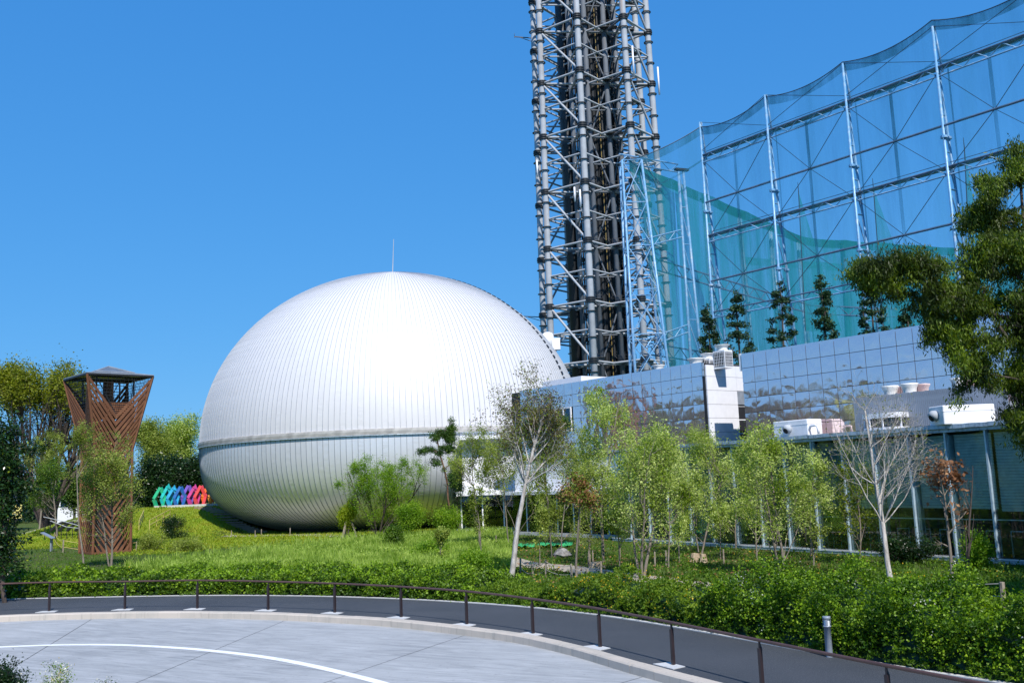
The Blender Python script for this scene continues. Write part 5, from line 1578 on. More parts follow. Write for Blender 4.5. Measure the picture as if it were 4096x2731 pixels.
def px_frac(name, label, bx, by, box, seed, nleaf, lsize, leafm, barkm, Y=None, depth=.85, lobes_px=None, cat='tree', topx=None, **kw):
    B = gp(*D(bx, by)) if Y is None else at(*D(bx, by), Y)
    B[2] = float(gh(B[0], B[1])); Y = B[1]; s = sc_at(Y)
    if lobes_px is None:
        x0, y0, x1, y1 = box; lobes_px = [((x0 + x1) / 2, (y0 + y1) / 2, (x1 - x0) / 2, (y1 - y0) / 2)]
    lobes = [(at(*D(l[0], l[1]), Y), (l[2] * s, max(l[2] * s * depth, .25), l[3] * s)) for l in lobes_px]
    ty = min(l[1] - l[3] for l in lobes_px); tx = topx or np.mean([l[0] for l in lobes_px])
    return frac_tree(name, label, cat, B, at(*D(tx, ty), Y), lobes, seed, nleaf, lsize, leafm, barkm, **kw)
def make_tree(name, label, cat, base, trunks, lobes, seed, ntip, nleaf, lsize, leafm, barkm, rt=.008, spread=.35, group=None, rmax=.2, arch=.06,
              flat=.2, aspect=.5, shell=.5, seg=.45, leafdir=None, leaf_zmin=None, prefer_low=.6, extra=None, pw_=.45, jit=.03):
    nleaf = int(nleaf * LEAFK)
    rng = np.random.default_rng(seed)
    o = thing(name, base, label, cat, group)
    T = in_lobes(lobes, ntip, rng, shell)
    P, par, tips = skeleton(trunks, T, rng, seg, arch, prefer_low, jit)
    link('trunk', branch_mesh('trunk', P, par, tips, rt, pw_, rmax, None, barkm), None, o)
    if nleaf:
        tp = P[tips]
        # leaves along the last part of each branch
        src = [tp]; idx = np.array(tips)
        for _ in range(2):
            idx = np.where(par[idx] >= 0, par[idx], idx); src.append(P[idx])
        src = np.concatenate(src)
        if leaf_zmin is not None: src = src[src[:, 2] > leaf_zmin + rng.normal(0, .5, len(src))]
        c = src[rng.integers(0, len(src), nleaf)] + rng.normal(size=(nleaf, 3)) * spread * np.array([1, 1, .8])
        dirs = None if leafdir is None else np.tile(np.array(leafdir, float), (nleaf, 1))
        link('crown', leaves_mesh('crown', c, lsize, rng, flat, aspect, leafm, dirs=dirs), None, o)
        if extra:
            for (nm, m2, cnt2, sz2) in extra:
                c = src[rng.integers(0, len(src), cnt2)] + rng.normal(size=(cnt2, 3)) * spread
                link(nm, leaves_mesh(nm, c, sz2, rng, flat, aspect, m2), None, o)
    return o
def px_tree(name, label, bx, by, box, seed, ntip, nleaf, lsize, leafm, barkm, Y=None, stems=1, split=.35, depth=.8, lobes_px=None, cat='tree', lean=0, **kw):
    """tree placed from its base and crown in overview pixels"""
    if Y is None: B = gp(*D(bx, by)); 
    else: B = at(*D(bx, by), Y); B[2] = 0.0
    B[2] = float(gh(B[0], B[1])); Y = B[1]; s = sc_at(Y)
    rng = np.random.default_rng(seed + 99)
    if lobes_px is None:
        x0, y0, x1, y1 = box; lobes = []
        cx_, cy_, rx, ry = (x0 + x1) / 2, (y0 + y1) / 2, (x1 - x0) / 2, (y1 - y0) / 2
        lobes.append((at(*D(cx_, cy_), Y), (rx * s * .8, rx * s * depth * .8, ry * s * .85), 3))
        for q in range(6):
            a = rng.uniform(0, 6.28); u_, v_ = math.cos(a) * .52, math.sin(a) * .52
            lobes.append((at(*D(cx_ + rx * u_, cy_ + ry * v_), Y + rng.uniform(-.5, .5) * rx * s * depth), (rx * s * .45, rx * s * .45 * depth, ry * s * .42), .8))
    else:
        lobes = [(at(*D(l[0], l[1]), Y + (l[4] if len(l) > 4 else 0)), (l[2] * s, max(l[2] * s * depth, .25), l[3] * s), l[2] * l[3]) for l in lobes_px]
        x0 = min(l[0] - l[2] for l in lobes_px); x1 = max(l[0] + l[2] for l in lobes_px); y0 = min(l[1] - l[3] for l in lobes_px); y1 = max(l[1] + l[3] for l in lobes_px)
    trunks = []
    for q in range(stems):
        fx = (x0 + x1) / 2 if stems == 1 else x0 + (x1 - x0) * (.3 + .4 * q / max(1, stems - 1))
        topp = at(*D(fx + lean, y0 + (y1 - y0) * split), Y)
        b0 = B + np.array([(q - (stems - 1) / 2) * .16, rng.uniform(-.1, .1), -.05])
        m_ = lerp(b0, topp, .45); m_[0] = b0[0] + (topp[0] - b0[0]) * .2 + rng.normal() * .06
        tr = wob(b0, m_, 4, rng, .05) + wob(m_, topp, 4, rng, .06)[1:]
        trunks.append(tr)
    return make_tree(name, label, cat, B, trunks, lobes, seed, ntip, nleaf, lsize, leafm, barkm, **kw)

LP, LP2 = MT['lf_pear'], MT['lf_pear2']
BW, BG, BD, BR = MT['bark_w'], MT['bark_g'], MT['bark_d'], MT['bark_r']
# --- the young trees in front of the glass hall
px_frac('pale_trunk_tree', 'tall twiggy tree with a thick pale trunk and brown buds before the dome edge', 1172, 1345, None, 11, 8500, .085, MT['lf_brown'], BW,
        lobes_px=[(1180, 985, 85, 85), (1215, 900, 32, 55), (1120, 1000, 45, 55), (1150, 1065, 85, 60), (1250, 1040, 60, 60), (1085, 1060, 40, 60), (1290, 1075, 45, 30)],
        r0=.13, nchild=(26, 9, 6, 4), levels=4, angle=46, cap=10500, spread=.12, trop=.10, topx=1205, thin=.8, klow=-.06, grow=1.3, extra=[('green_leaves', MT['lf_yel'], 2600, .085)])
px_tree('evergreen_tree', 'dark evergreen broadleaf tree below the windows of the mirror wall', 1262, 1248, None, 12, 200, 11000, .15, MT['lf_pine'], BD,
        lobes_px=[(1245, 1000, 46, 34), (1215, 985, 30, 20), (1285, 968, 28, 16), (1262, 1040, 24, 26), (1235, 950, 18, 16)], rmax=.11, spread=.25)
PEAR = dict(trop=.09, angle=44, spread=.15, levels=4, nchild=(12, 7, 5, 3), cap=5600, leafk=.60)
for args in (
    ('olive_tree', 'brownish olive leaved tree left of the thick pale trunk', 1108, 1268, [(1100, 1095, 55, 95), (1075, 1080, 30, 60)], 13, 11000, .108, LP2, 1, .06),
    ('olive_tree', 'dense olive tree hiding the white annex, right behind the thick pale trunk', 1172, 1262, [(1165, 1100, 70, 95), (1210, 1130, 45, 65)], 133, 16000, .108, LP2, 2, .06),
    ('olive_tree', 'thin olive leaved tree directly behind the dry brown leaved sapling', 1290, 1262, [(1290, 1120, 60, 85), (1250, 1150, 30, 50)], 131, 9000, .108, LP2, 1, .05),
    ('olive_tree', 'feathery olive tree behind the dark evergreen, reaching the mirror wall foot', 1330, 1252, [(1330, 1050, 55, 95)], 132, 9000, .108, LP2, 1, .05),
    ('pear_tree', 'tall light green tree in front of the left mirror panels', 1386, 1290, [(1385, 985, 60, 105), (1345, 1060, 45, 80), (1425, 1000, 40, 90), (1385, 1120, 70, 60)], 14, 15000, .108, LP, 1, .09),
    ('pear_tree', 'broad pale leaved tree on several dark stems left of the hall mullions', 1474, 1328, [(1475, 1080, 95, 95), (1415, 1110, 45, 80), (1530, 1095, 45, 85), (1480, 1170, 90, 50)], 15, 24000, .108, LP, 3, .075),
    ('pear_tree', 'pale leaved tree between the many stemmed one and the leaning one', 1608, 1272, [(1605, 1100, 65, 100), (1565, 1130, 35, 70), (1650, 1125, 35, 70)], 16, 16000, .108, LP, 2, .06),
    ('pear_tree', 'slender pale leaved tree behind the hedge, left of the two crossed trunks', 1690, 1262, [(1680, 1140, 48, 85)], 161, 8000, .108, LP, 1, .05),
    ('pear_tree', 'young pale leaved tree between the many stemmed tree and its right neighbour', 1535, 1302, [(1535, 1130, 55, 90)], 171, 8500, .105, LP, 1, .05),
    ('pear_tree', 'young pale leaved tree right of the dry leaved one by the path', 1352, 1300, [(1355, 1150, 50, 75)], 172, 7500, .105, LP2, 1, .05),
    ('pear_tree', 'young pale leaved tree touching the left side of the crossed trunks tree', 1738, 1285, [(1735, 1165, 48, 80)], 173, 8000, .105, LP, 1, .05),
    ('pear_tree', 'pale leaved tree against the hall between the young tree and the maple sapling', 1862, 1282, [(1860, 1150, 45, 95)], 174, 7000, .105, LP, 1, .05),
    ('pear_tree', 'pale leaved tree on two crossed leaning trunks in front of the hall', 1797, 1318, [(1770, 1110, 80, 105), (1720, 1160, 50, 65), (1830, 1165, 48, 75), (1775, 1215, 85, 40)], 17, 20000, .108, LP, 2, .07)):
    nm, lab, bx, by, lb, sd_, nl, ls, lm, stn, r0_ = args
    px_frac(nm, lab, bx, by, None, sd_, nl, ls, lm, BG, lobes_px=lb, stems=stn, r0=r0_, **PEAR)
px_frac('bare_tree', 'tall bare tree with a straight whitish trunk before the glass hall', 2047, 1337, None, 18, 900, .075, MT['lf_spring'], BW,
        lobes_px=[(2000, 975, 90, 95), (2060, 1060, 95, 75), (1945, 1080, 60, 60), (2000, 1150, 80, 60), (1985, 900, 45, 50), (2070, 1200, 90, 30)],
        r0=.115, nchild=(22, 9, 6, 4), levels=4, angle=48, cap=8000, spread=.05, trop=.09, topx=1985, noise_=.09, thin=.7, klow=.08)
px_frac('maple_sapling', 'slim sapling with sparse yellow green leaves left of the whitish trunk', 1975, 1293, (1925, 1050, 2005, 1265), 19, 2600, .12, MT['lf_spring'], BG, r0=.05, spread=.10, angle=45, nchild=(12, 6, 4, 3))
px_frac('dry_leaf_tree', 'crooked young tree still carrying curled dry brown leaves before the glass', 2192, 1372, None, 20, 480, .17, MT['lf_dry'], BG,
        lobes_px=[(2165, 1110, 45, 55), (2185, 1080, 25, 25), (2130, 1190, 28, 35), (2190, 1175, 35, 50), (2090, 1230, 60, 15)], r0=.075, spread=.10, angle=52, nchild=(13, 7, 5, 3), leaf_zmin=2.4)
px_frac('dark_sapling', 'dark leafless sapling in the shade at the right end of the hall', 2217, 1342, (2170, 1080, 2262, 1290), 21, 0, .1, LP, BD, r0=.07, angle=40)
px_frac('dry_leaf_tree', 'small tree with a clump of orange brown dry leaves left of the path', 1325, 1332, (1265, 1115, 1370, 1225), 22, 1100, .14, MT['lf_dry'], BG, r0=.065, spread=.12, angle=45, extra=[('green_leaves', LP2, 2200, .11)])
sap = [(1105, 1293, (1078, 1100, 1145, 1225), 'sparse sapling left of the thick pale trunk', 300, LP2), (1268, 1283, (1232, 1110, 1305, 1225), 'thin crooked sapling between the pale trunk and the dry leaved one', 301, LP2),
       (1425, 1322, (1385, 1150, 1455, 1245), 'thin straight sapling beside the gravel path', 302, LP), (1869, 1300, (1832, 1125, 1905, 1255), 'small forked sapling at the foot of the hall right of the crossed trunks', 303, LP2),
       (1560, 1290, (1525, 1140, 1592, 1235), 'slender sapling behind the many stemmed tree', 304, LP), (1655, 1282, (1622, 1160, 1690, 1240), 'short sapling behind the left end of the hedge', 305, LP),
       (1240, 1300, (1210, 1170, 1262, 1250), 'little leafy sapling right of the thick pale trunk', 307, LP2), (1010, 1300, (985, 1220, 1035, 1275), 'low sapling in the weeds between garden and dome', 306, LP2)]
for (bx, by, box, lab, sd_, lm) in sap:
    px_frac('sapling', lab, bx, by, box, sd_, 1900, .11, lm, BG, r0=.04, spread=.10, angle=40, nchild=(9, 5, 4, 3), levels=3, group='saplings among the young trees')
# --- trees before the dome
px_tree('layered_pine', 'small layered tree with flat dark green tiers in front of the dome band', 1034, 1192, None, 31, 150, 9000, .13, MT['lf_pine'], BR, Y=84,
        lobes_px=[(1037, 985, 13, 22), (1010, 1000, 35, 10), (1035, 1010, 22, 14), (978, 1036, 32, 8), (1030, 1032, 22, 10), (1000, 1062, 24, 8), (1045, 1070, 10, 14), (1040, 1105, 10, 25)], rmax=.11, spread=.16, split=.05, flat=.5, arch=-.1, prefer_low=.2)
px_tree('layered_pine', 'slimmer dark conifer close behind the layered tree', 1050, 1195, (1038, 1060, 1066, 1180), 32, 70, 2600, .12, MT['lf_dark'], BD, Y=85, rmax=.08, spread=.2)
px_frac('maple_tree', 'bright green spreading maple before the lower right of the dome', 868, 1218, None, 33, 30000, .105, MT['lf_maple'], BD, Y=84,
        lobes_px=[(805, 1108, 45, 16), (835, 1085, 28, 32), (880, 1092, 45, 30), (935, 1090, 42, 34), (905, 1135, 60, 34), (850, 1140, 40, 28), (955, 1118, 26, 20), (885, 1180, 50, 30)],
        r0=.10, stems=4, spread_stem=1.6, spread=.16, angle=50, trop=.03, nchild=(10, 7, 5, 3), cap=7000, flat=.5, klow=-.3)
px_tree('leafy_bush', 'fresh green bush under the layered tree', 935, 1222, (905, 1150, 985, 1222), 34, 120, 5000, .12, MT['lf_maple'], BD, Y=82, rmax=.05, spread=.3, cat='bush')
px_tree('leafy_bush', 'fresh green bush at the foot of the dark conifer', 1030, 1226, (990, 1160, 1065, 1225), 35, 120, 5000, .12, MT['lf_maple'], BD, Y=83, rmax=.05, spread=.3, cat='bush')
rb = px_tree('round_shrub', 'round yellow green shrub held up by three timber props beside the dome', 800, 1226, None, 36, 120, 5200, .14, MT['lf_yel'], BD, Y=85,
        lobes_px=[(798, 1180, 20, 18), (812, 1160, 12, 14), (790, 1200, 12, 10)], rmax=.08, spread=.18, cat='shrub')
rbp = np.array(rb.location)
for a in (0, 2.1, 4.2):
    MB().bar(rbp + np.array([math.cos(a) * .8, math.sin(a) * .8, 0]), rbp + np.array([math.cos(a) * .15, math.sin(a) * .15, 1.9]), .13).build('prop', MT['wood'], rb)
# --- left side
px_frac('pear_tree', 'leafy olive green tree standing right in front of the brown tower', 252, 1300, None, 41, 19000, .12, LP2, BG,
        lobes_px=[(250, 1130, 62, 105), (215, 1140, 32, 80), (285, 1130, 32, 80)], r0=.085, stems=2, **PEAR)
px_frac('thin_birch', 'thin curved pale trunk rising at the left edge of the brown tower', 192, 1312, (165, 985, 228, 1160), 42, 2200, .11, LP2, BG, r0=.065, spread=.12, angle=35)
px_frac('round_tree', 'rounded grey green tree left of the brown tower', 130, 1246, (58, 1075, 190, 1195), 43, 17000, .14, MT['lf_azalea'], BG, r0=.12, **PEAR)
px_frac('light_tree', 'loose pale tree rising over the rounded tree at the left', 90, 1240, (25, 1005, 185, 1135), 44, 12000, .14, LP2, BG, r0=.11, **PEAR)
px_frac('zelkova', 'big fan shaped dark branched tree with yellow green top leaves behind the brown tower', 105, 1208, None, 45, 30000, .27, MT['lf_zelk'], BD, Y=112,
        lobes_px=[(90, 925, 95, 85), (20, 930, 60, 70), (150, 930, 45, 75), (100, 1020, 95, 90), (160, 1030, 50, 60), (100, 1110, 60, 60), (20, 1030, 60, 70)],
        r0=.36, stems=5, spread_stem=1.1, nchild=(14, 9, 7, 4), levels=4, angle=30, cap=12000, spread=.45, trop=.07, leaf_zmin=15.5, flat=.4, noise_=.07, thin=1.2)
px_tree('glossy_tree', 'glossy dark leaved tree with some yellow leaves along the left edge of the picture', 12, 1352, None, 46, 330, 8500, .17, MT['lf_gloss'], BD, Y=44.5,
        lobes_px=[(10, 1000, 38, 60), (20, 1090, 42, 60), (5, 1180, 45, 70), (20, 1270, 40, 50), (70, 1030, 40, 6), (60, 1120, 30, 10), (-40, 1050, 50, 120), (-40, 1230, 50, 100)], rmax=.13, spread=.24, split=.3, extra=[('yellow_leaves', MT['lf_yel'], 350, .16)])
# background wood left of the dome
bgt = [(340, 1190, (300, 1040, 395, 1170), 'lf_dark', 128, 'dark evergreen right behind the brown tower'), (400, 1185, (365, 1030, 440, 1165), 'lf_dark', 132, 'dark evergreen behind the turquoise and blue sculptures'),
       (450, 1185, (420, 1040, 485, 1165), 'lf_dark', 130, 'dark evergreen touching the left edge of the dome'), (345, 1180, (308, 950, 400, 1090), 'lf_pear2', 150, 'pale tree top showing just right of the brown tower roof'),
       (425, 1180, (370, 945, 470, 1080), 'lf_pear', 155, 'whitish flowering tree top beside the left edge of the dome'), (20, 1180, (-40, 1040, 60, 1180), 'lf_dark', 140, 'dark wood edge tree far left behind the glossy tree'),
       (170, 1180, (130, 1060, 215, 1180), 'lf_pine', 150, 'dark green tree low behind the fan shaped one')]
for q, (bx, by, box, lm, Y, lab) in enumerate(bgt):
    px_tree('background_tree', lab, bx, by, box, 60 + q, 300, 11000, .30, MT[lm], BD, Y=Y, rmax=.3, rt=.015, spread=.7, split=.5, seg=.9, cat='tree')
rng = np.random.default_rng(71)
n_ = 26000; X = rng.uniform(-190, -38, n_); Yy = rng.uniform(172, 200, n_); hh = 5.5 + 2.5 * np.sin(X * .13) + 1.5 * np.sin(X * .41 + 2)
P = np.stack([X, Yy, rng.uniform(0, 1, n_) ** .7 * hh], -1)
wood = stuff(link('far_wood', leaves_mesh('far_wood', P, .8, rng, .1, .7, MT['lf_dark'])))
# trees to the left outside the picture: the mirror panels reflect them
for q, (x, y, h_) in enumerate(((-46, 50, 12), (-50, 56, 13), (-45, 61, 11.5), (-52, 64, 13), (-47, 55, 10), (-53, 49, 13), (-51, 70, 12), (-44, 44, 11), (-60, 61, 13), (-58, 68, 14), (-66, 72, 15), (-58, 54, 12), (-70, 62, 15), (-75, 69, 14), (-64, 80, 14), (-58, 74, 11), (-66, 84, 12), (-72, 66, 10), (-80, 78, 13), (-62, 58, 9), (-90, 90, 13), (-98, 72, 12))):
    h_ *= 1.12; B = np.array([x, y, 0.0]); lobes = [(B + UZ * h_ * .62, (3.8, 3.8, h_ * .34), 3), (B + np.array([1.5, 1, h_ * .45]), (2.4, 2.4, 2.2), 1), (B + np.array([-1.5, -1, h_ * .5]), (2.4, 2.4, 2.4), 1)]
    rg = np.random.default_rng(80 + q)
    make_tree('park_tree', ['park tree beyond the left edge reflected in the mirror wall', 'tall park tree beyond the left edge'][q % 2], 'tree', B, [wob(B, B + UZ * h_ * .6, 5, rg)], lobes, 80 + q, 140, 5200, .42, MT[('lf_dark', 'lf_pine', 'lf_dark')[q % 3]], BD,
              rmax=.25, rt=.015, spread=.6, group='park trees outside the left edge', seg=.9)
# --- cedars behind the mirror wall
ced = [(1625, 702, 26, 'first small cedar from the left, beside the teal netted corner'), (1690, 672, 30, 'second cedar from the left above the air conditioners'), (1790, 650, 30, 'cedar in front of the second pale blue net pole'),
       (1885, 637, 30, 'narrow cedar between two net poles over the mirror wall'), (1996, 640, 36, 'cedar standing by the third net pole, the widest of the row'), (2082, 690, 30, 'short cedar partly hidden by the dark foliage at the right')]
for q, (cx_, ty, hw, lab) in enumerate(ced):
    Y = 80 - q * 1.6; tp = at(*D(cx_, ty), Y); B = np.array([at(*D(cx_ + 4, ty + 120), Y)[0], Y, 0.0]); s = sc_at(Y); hw *= (1.15, 1.3, 1.45, 1.1, 1.25, 1.3)[q]
    rg = np.random.default_rng(90 + q); lobes = []
    z = tp[2] - .6; k = 0; H_ = tp[2]
    while z > 7:
        f_ = (tp[2] - z) / (150 * s); w_ = hw * s * min(1, .28 + f_ * .9)
        for a in rg.uniform(0, 6.28, 4):
            lobes.append((np.array([B[0] + (tp[0] - B[0]) * z / H_ + math.cos(a) * w_ * .62, Y + math.sin(a) * w_ * .62, z - .1 + rg.uniform(-.2, .2)]), (w_ * .34, w_ * .34, .16), 1.0))
        z -= rg.uniform(.5, .95); k += 1
    make_tree('cedar', lab, 'tree', B, [wob(B, tp, 14, rg, .01)], lobes, 90 + q, len(lobes) * 3, len(lobes) * 62, .22, MT['lf_cedar'], BD, rt=.012, rmax=.20, spread=.15, arch=-.15, prefer_low=.1, group='cedars behind the mirror wall', pw_=.4)
# --- dark drooping tree at the right edge (near)
YB = 27.0
lob = []
for (x, y, rx, ry, dz, w_) in ((3545, 1085, 120, 60, 0, 1.2), (3470, 1070, 60, 45, 0, .4), (3690, 1060, 120, 80, 0, 1.5), (3800, 1190, 150, 130, .5, 2.5), (3950, 800, 110, 120, .6, .8), (4075, 650, 80, 90, .5, .7), (3990, 1010, 190, 120, 0, 3),
                            (4070, 1260, 210, 200, .6, 5), (3890, 1400, 130, 160, .3, 2.2), (4080, 1540, 130, 170, .8, 3), (4095, 1700, 45, 70, .5, .6), (3930, 900, 120, 80, 1.0, .8), (4250, 1000, 200, 400, 0, 4), (4300, 1500, 180, 250, .5, 2.5), (3780, 1300, 70, 80, .5, .8)):
    s = YB / FPX; lob.append((at(x, y, YB + dz), (rx * s, max(.8, rx * s * .9), ry * s), w_))
_rg = np.random.default_rng(77); _sub = []
for c_, r_, w_ in lob:
    for q in range(int(5 + w_ * 5)):
        d_ = _rg.normal(size=3); d_ /= np.linalg.norm(d_); pos_ = np.array(c_) + d_ * np.array(r_) * _rg.uniform(.25, .95)
        k_ = _rg.uniform(.35, .75); _sub.append((pos_, (k_ * .75, k_ * .75, k_ * .5), .28))
        _sub.append((pos_ + np.array([_rg.normal() * .2, 0, -k_ * .7]), (k_ * .4, k_ * .4, k_ * .5), .10))
lob = _sub
Bb = np.array([16.6, 27.4, 0.0])
bt = make_tree('drooping_evergreen', 'large dark drooping evergreen whose foliage fills the right edge', 'tree', Bb, [wob(Bb, at(4180, 1150, 27.5), 6, np.random.default_rng(4), .05), wob(Bb + np.array([.3, 0, 0]), at(4080, 700, 27.5), 7, np.random.default_rng(5), .05)],
               lob, 101, 1800, 82000, .125, MT['lf_bamboo'], BD, rt=.005, rmax=.16, spread=.13, leafdir=(0, 0, -.75), aspect=.26, arch=-.08, flat=0, shell=.45)

# ================================================================ GRASS, SHRUB BEDS, HEDGE
def on_far(s_, d):                                   # point d metres outside the far edge of the walk, at arclength s_
    return FAR_P(s_, d)
_fs = np.r_[0, np.cumsum(np.linalg.norm(np.diff(FAR, axis=0), axis=1))]
_ft = np.gradient(FAR, axis=0); _ft /= np.linalg.norm(_ft, axis=1)[:, None]
def FAR_P(s_, d):
    x, y = np.interp(s_, _fs, FAR[:, 0]), np.interp(s_, _fs, FAR[:, 1])
    tx, ty = np.interp(s_, _fs, _ft[:, 0]), np.interp(s_, _fs, _ft[:, 1])
    return x - ty * d * 1.0, y + tx * d
def s_of_x(x): return float(np.interp(x, FAR[:, 0], _fs))
def lump(s_, d, k=1.0, seed=0):
    return (np.sin(s_ * 1.9 * k + seed) * .5 + np.sin(s_ * 3.7 * k + d * 2.1 + seed * 2) * .3 + np.sin(s_ * 7.3 * k - d * 4.7 + seed) * .2)
def bed(name, x0, x1, d0, d1, h0, h1, n_, size, mat, seed, amp=.28, prof=None, thick=.45, flowers=None, kind='stuff', core=True, parent=None, flat=.15):
    rng = np.random.default_rng(seed); s0, s1 = s_of_x(x0), s_of_x(x1)
    S = rng.uniform(s0, s1, n_); u_ = rng.uniform(0, 1, n_); Dd = d0 + (d1 - d0) * u_
    def top(S, u_):
        Dd = d0 + (d1 - d0) * u_
        e = np.clip(u_ / .16, 0, 1) ** .5 * np.clip((1 - u_) / .2, 0, 1) ** .5
        es = np.clip((S - s0) / 1.0, 0.05, 1) ** .5 * np.clip((s1 - S) / 1.0, 0.05, 1) ** .5
        return (h0 + (h1 - h0) * u_) * e * es * (1 + amp * lump(S, Dd, 1, seed)) + .05
    T = top(S, u_)
    Z = T * (1 - thick * rng.uniform(0, 1, n_) ** 2) 
    # leaves down the front face
    k = n_ // 3; u_[:k] = rng.uniform(0, .12, k); Z[:k] = rng.uniform(.02, 1, k) * top(S[:k], np.full(k, .18)); Dd[:k] = d0 + (d1 - d0) * u_[:k] + rng.normal(0, .08, k) + (1 - Z[:k] / (h0 + .01)) * .05
    Dd = np.maximum(Dd, .02 + rng.uniform(0, .2, n_))
    x, y = FAR_P(S, Dd)
    P = np.stack([x, y, Z + gh(x, y) + .03], -1)
    hol = np.sin(S * 5.1 + Dd * 3.3 + seed) * np.sin(Z * 6.0 + S * 2.3) + rng.normal(0, .35, n_)
    P = P[hol < (.55 if core else 9)]
    q_ = 7; Pc = P[:: q_]; Pc = np.repeat(Pc, q_, axis=0)                  # sprigs: seven leaves round one shoot
    dr_ = rng.normal(size=Pc.shape); dr_[:, 2] = np.abs(dr_[:, 2]) * .9 + .15; dr_ /= np.linalg.norm(dr_, axis=1)[:, None]
    P = Pc + dr_ * size * .62; P[:, 2] = np.maximum(P[:, 2], .02)
    o = link(name if kind == 'stuff' else 'foliage', leaves_mesh(name, P, size, rng, 0, .42, mat, dirs=dr_), None, parent)
    if kind == 'stuff': stuff(o)
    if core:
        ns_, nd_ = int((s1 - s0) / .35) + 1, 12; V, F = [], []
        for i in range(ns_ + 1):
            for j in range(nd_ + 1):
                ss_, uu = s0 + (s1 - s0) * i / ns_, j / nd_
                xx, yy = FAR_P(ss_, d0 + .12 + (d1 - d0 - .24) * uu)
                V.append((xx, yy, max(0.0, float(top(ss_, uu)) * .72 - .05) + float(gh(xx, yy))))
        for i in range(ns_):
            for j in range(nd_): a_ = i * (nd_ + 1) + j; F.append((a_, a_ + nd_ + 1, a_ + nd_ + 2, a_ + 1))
        c_ = link('shade_core', np_mesh('shade_core', V, F, True), MT['lf_dark'], parent if kind != 'stuff' else None)  # opaque dark core added under the leaves to block light and darken hollows
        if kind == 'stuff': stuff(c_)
    if flowers:
        for (fm, fn, fs) in flowers:
            # flowers in small clusters
            nc = max(1, fn // 9); ci = rng.integers(0, len(P), nc); q = P[np.repeat(ci, 9)] + rng.normal(size=(nc * 9, 3)) * .10 + np.array([0, 0, .05])
            nm_ = 'young_shoots' if fm.name == 'young_shoot' else 'blossom'
            fo_ = link(nm_, leaves_mesh(nm_, q, fs, rng, .2, .8, fm), None, parent)
            if kind == 'stuff': stuff(fo_)
    return o
# azalea bed along the walk on the left, several ages of bush
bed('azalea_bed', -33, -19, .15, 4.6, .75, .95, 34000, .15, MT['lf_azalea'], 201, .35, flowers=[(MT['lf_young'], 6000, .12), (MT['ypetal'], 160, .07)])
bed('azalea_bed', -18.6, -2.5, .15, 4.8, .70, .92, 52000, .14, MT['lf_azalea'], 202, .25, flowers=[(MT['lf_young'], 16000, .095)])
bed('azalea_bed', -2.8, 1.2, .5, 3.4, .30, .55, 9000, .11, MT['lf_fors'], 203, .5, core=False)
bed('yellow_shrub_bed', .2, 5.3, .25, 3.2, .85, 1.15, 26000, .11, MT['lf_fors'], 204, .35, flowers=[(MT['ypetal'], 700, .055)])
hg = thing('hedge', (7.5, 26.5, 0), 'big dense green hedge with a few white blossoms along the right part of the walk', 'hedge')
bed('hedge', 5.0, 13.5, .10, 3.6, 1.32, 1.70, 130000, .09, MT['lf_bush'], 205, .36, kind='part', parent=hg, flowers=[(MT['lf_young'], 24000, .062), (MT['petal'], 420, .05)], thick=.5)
bed('low_weeds', 4.5, 16, .02, .35, .07, .12, 2600, .09, MT['lf_azalea'], 206, .9, core=False)
bed('low_weeds', -33, 4.5, .02, .3, .06, .14, 5000, .10, MT['lf_azalea'], 207, .9, core=False)

def blades(name, XY, hgt, wid, mat, rng, lean=.35):
    n_ = len(XY); a = rng.uniform(0, 6.28, n_); h = hgt * rng.uniform(.5, 1.3, n_)
    z0 = gh(XY[:, 0], XY[:, 1]) + .01
    B0 = np.stack([XY[:, 0], XY[:, 1], z0], -1)
    side = np.stack([np.cos(a), np.sin(a), 0 * a], -1) * (wid * rng.uniform(.6, 1.4, n_))[:, None]
    tipd = np.stack([rng.normal(0, lean, n_) * h, rng.normal(0, lean, n_) * h, h], -1)
    V = np.stack([B0 - side / 2, B0 + side / 2, B0 + tipd], 1).reshape(-1, 3)
    me = np_mesh(name, V, np.arange(n_ * 3).reshape(-1, 3)); me.materials.append(mat)
    return stuff(link(name, me))
rng = np.random.default_rng(300)
def sample_px(n_, x0, x1, y0, y1, rng, bias=1.0):    # ground points, roughly even over the part of the picture they cover
    out = []
    X = rng.uniform(x0, x1, n_); Yp = y0 + (y1 - y0) * rng.uniform(0, 1, n_) ** bias
    for x, y in zip(X, Yp):
        d = RT * (x * 1.7415 - 2048) / FPX - UP * (y * 1.7415 - 1365.5) / FPX + FW
        if d[2] < -.01:
            p = CP + d * (-CAMZ / d[2]); out.append((p[0], p[1]))
    return np.array(out)
dist_ok = lambda P: P[(P[:, 1] < 135)]
def outside_walk(P, m_=.3):                           # keep points beyond the far edge of the walk
    yy = np.interp(P[:, 0], FAR[:, 0], FAR[:, 1]); return P[(P[:, 1] > yy + m_)]
P = outside_walk(dist_ok(sample_px(70000, -60, 2420, 1185, 1400, rng)))
P = P[~((P[:, 0] - DX) ** 2 + (P[:, 1] - DY) ** 2 < 13 ** 2)]
# keep the hall and paths clear
ing = ((P - G0[:2]) @ nG[:2] > -.2); P = P[~(ing & (P[:, 0] > 3))]
pc = catmull([gp(*D(*q))[:2] for q in ((1020, 1262), (1120, 1275), (1200, 1295), (1290, 1303), (1400, 1318), (1500, 1331), (1590, 1343), (1700, 1362))], .5)
dp = np.min(np.hypot(P[:, None, 0] - pc[None, :, 0], P[:, None, 1] - pc[None, :, 1]), axis=1)
P = P[dp > .95 + RNG.normal(0, .12, len(P))]
blades('grass', P, .16, .06, MT['grass'], rng)
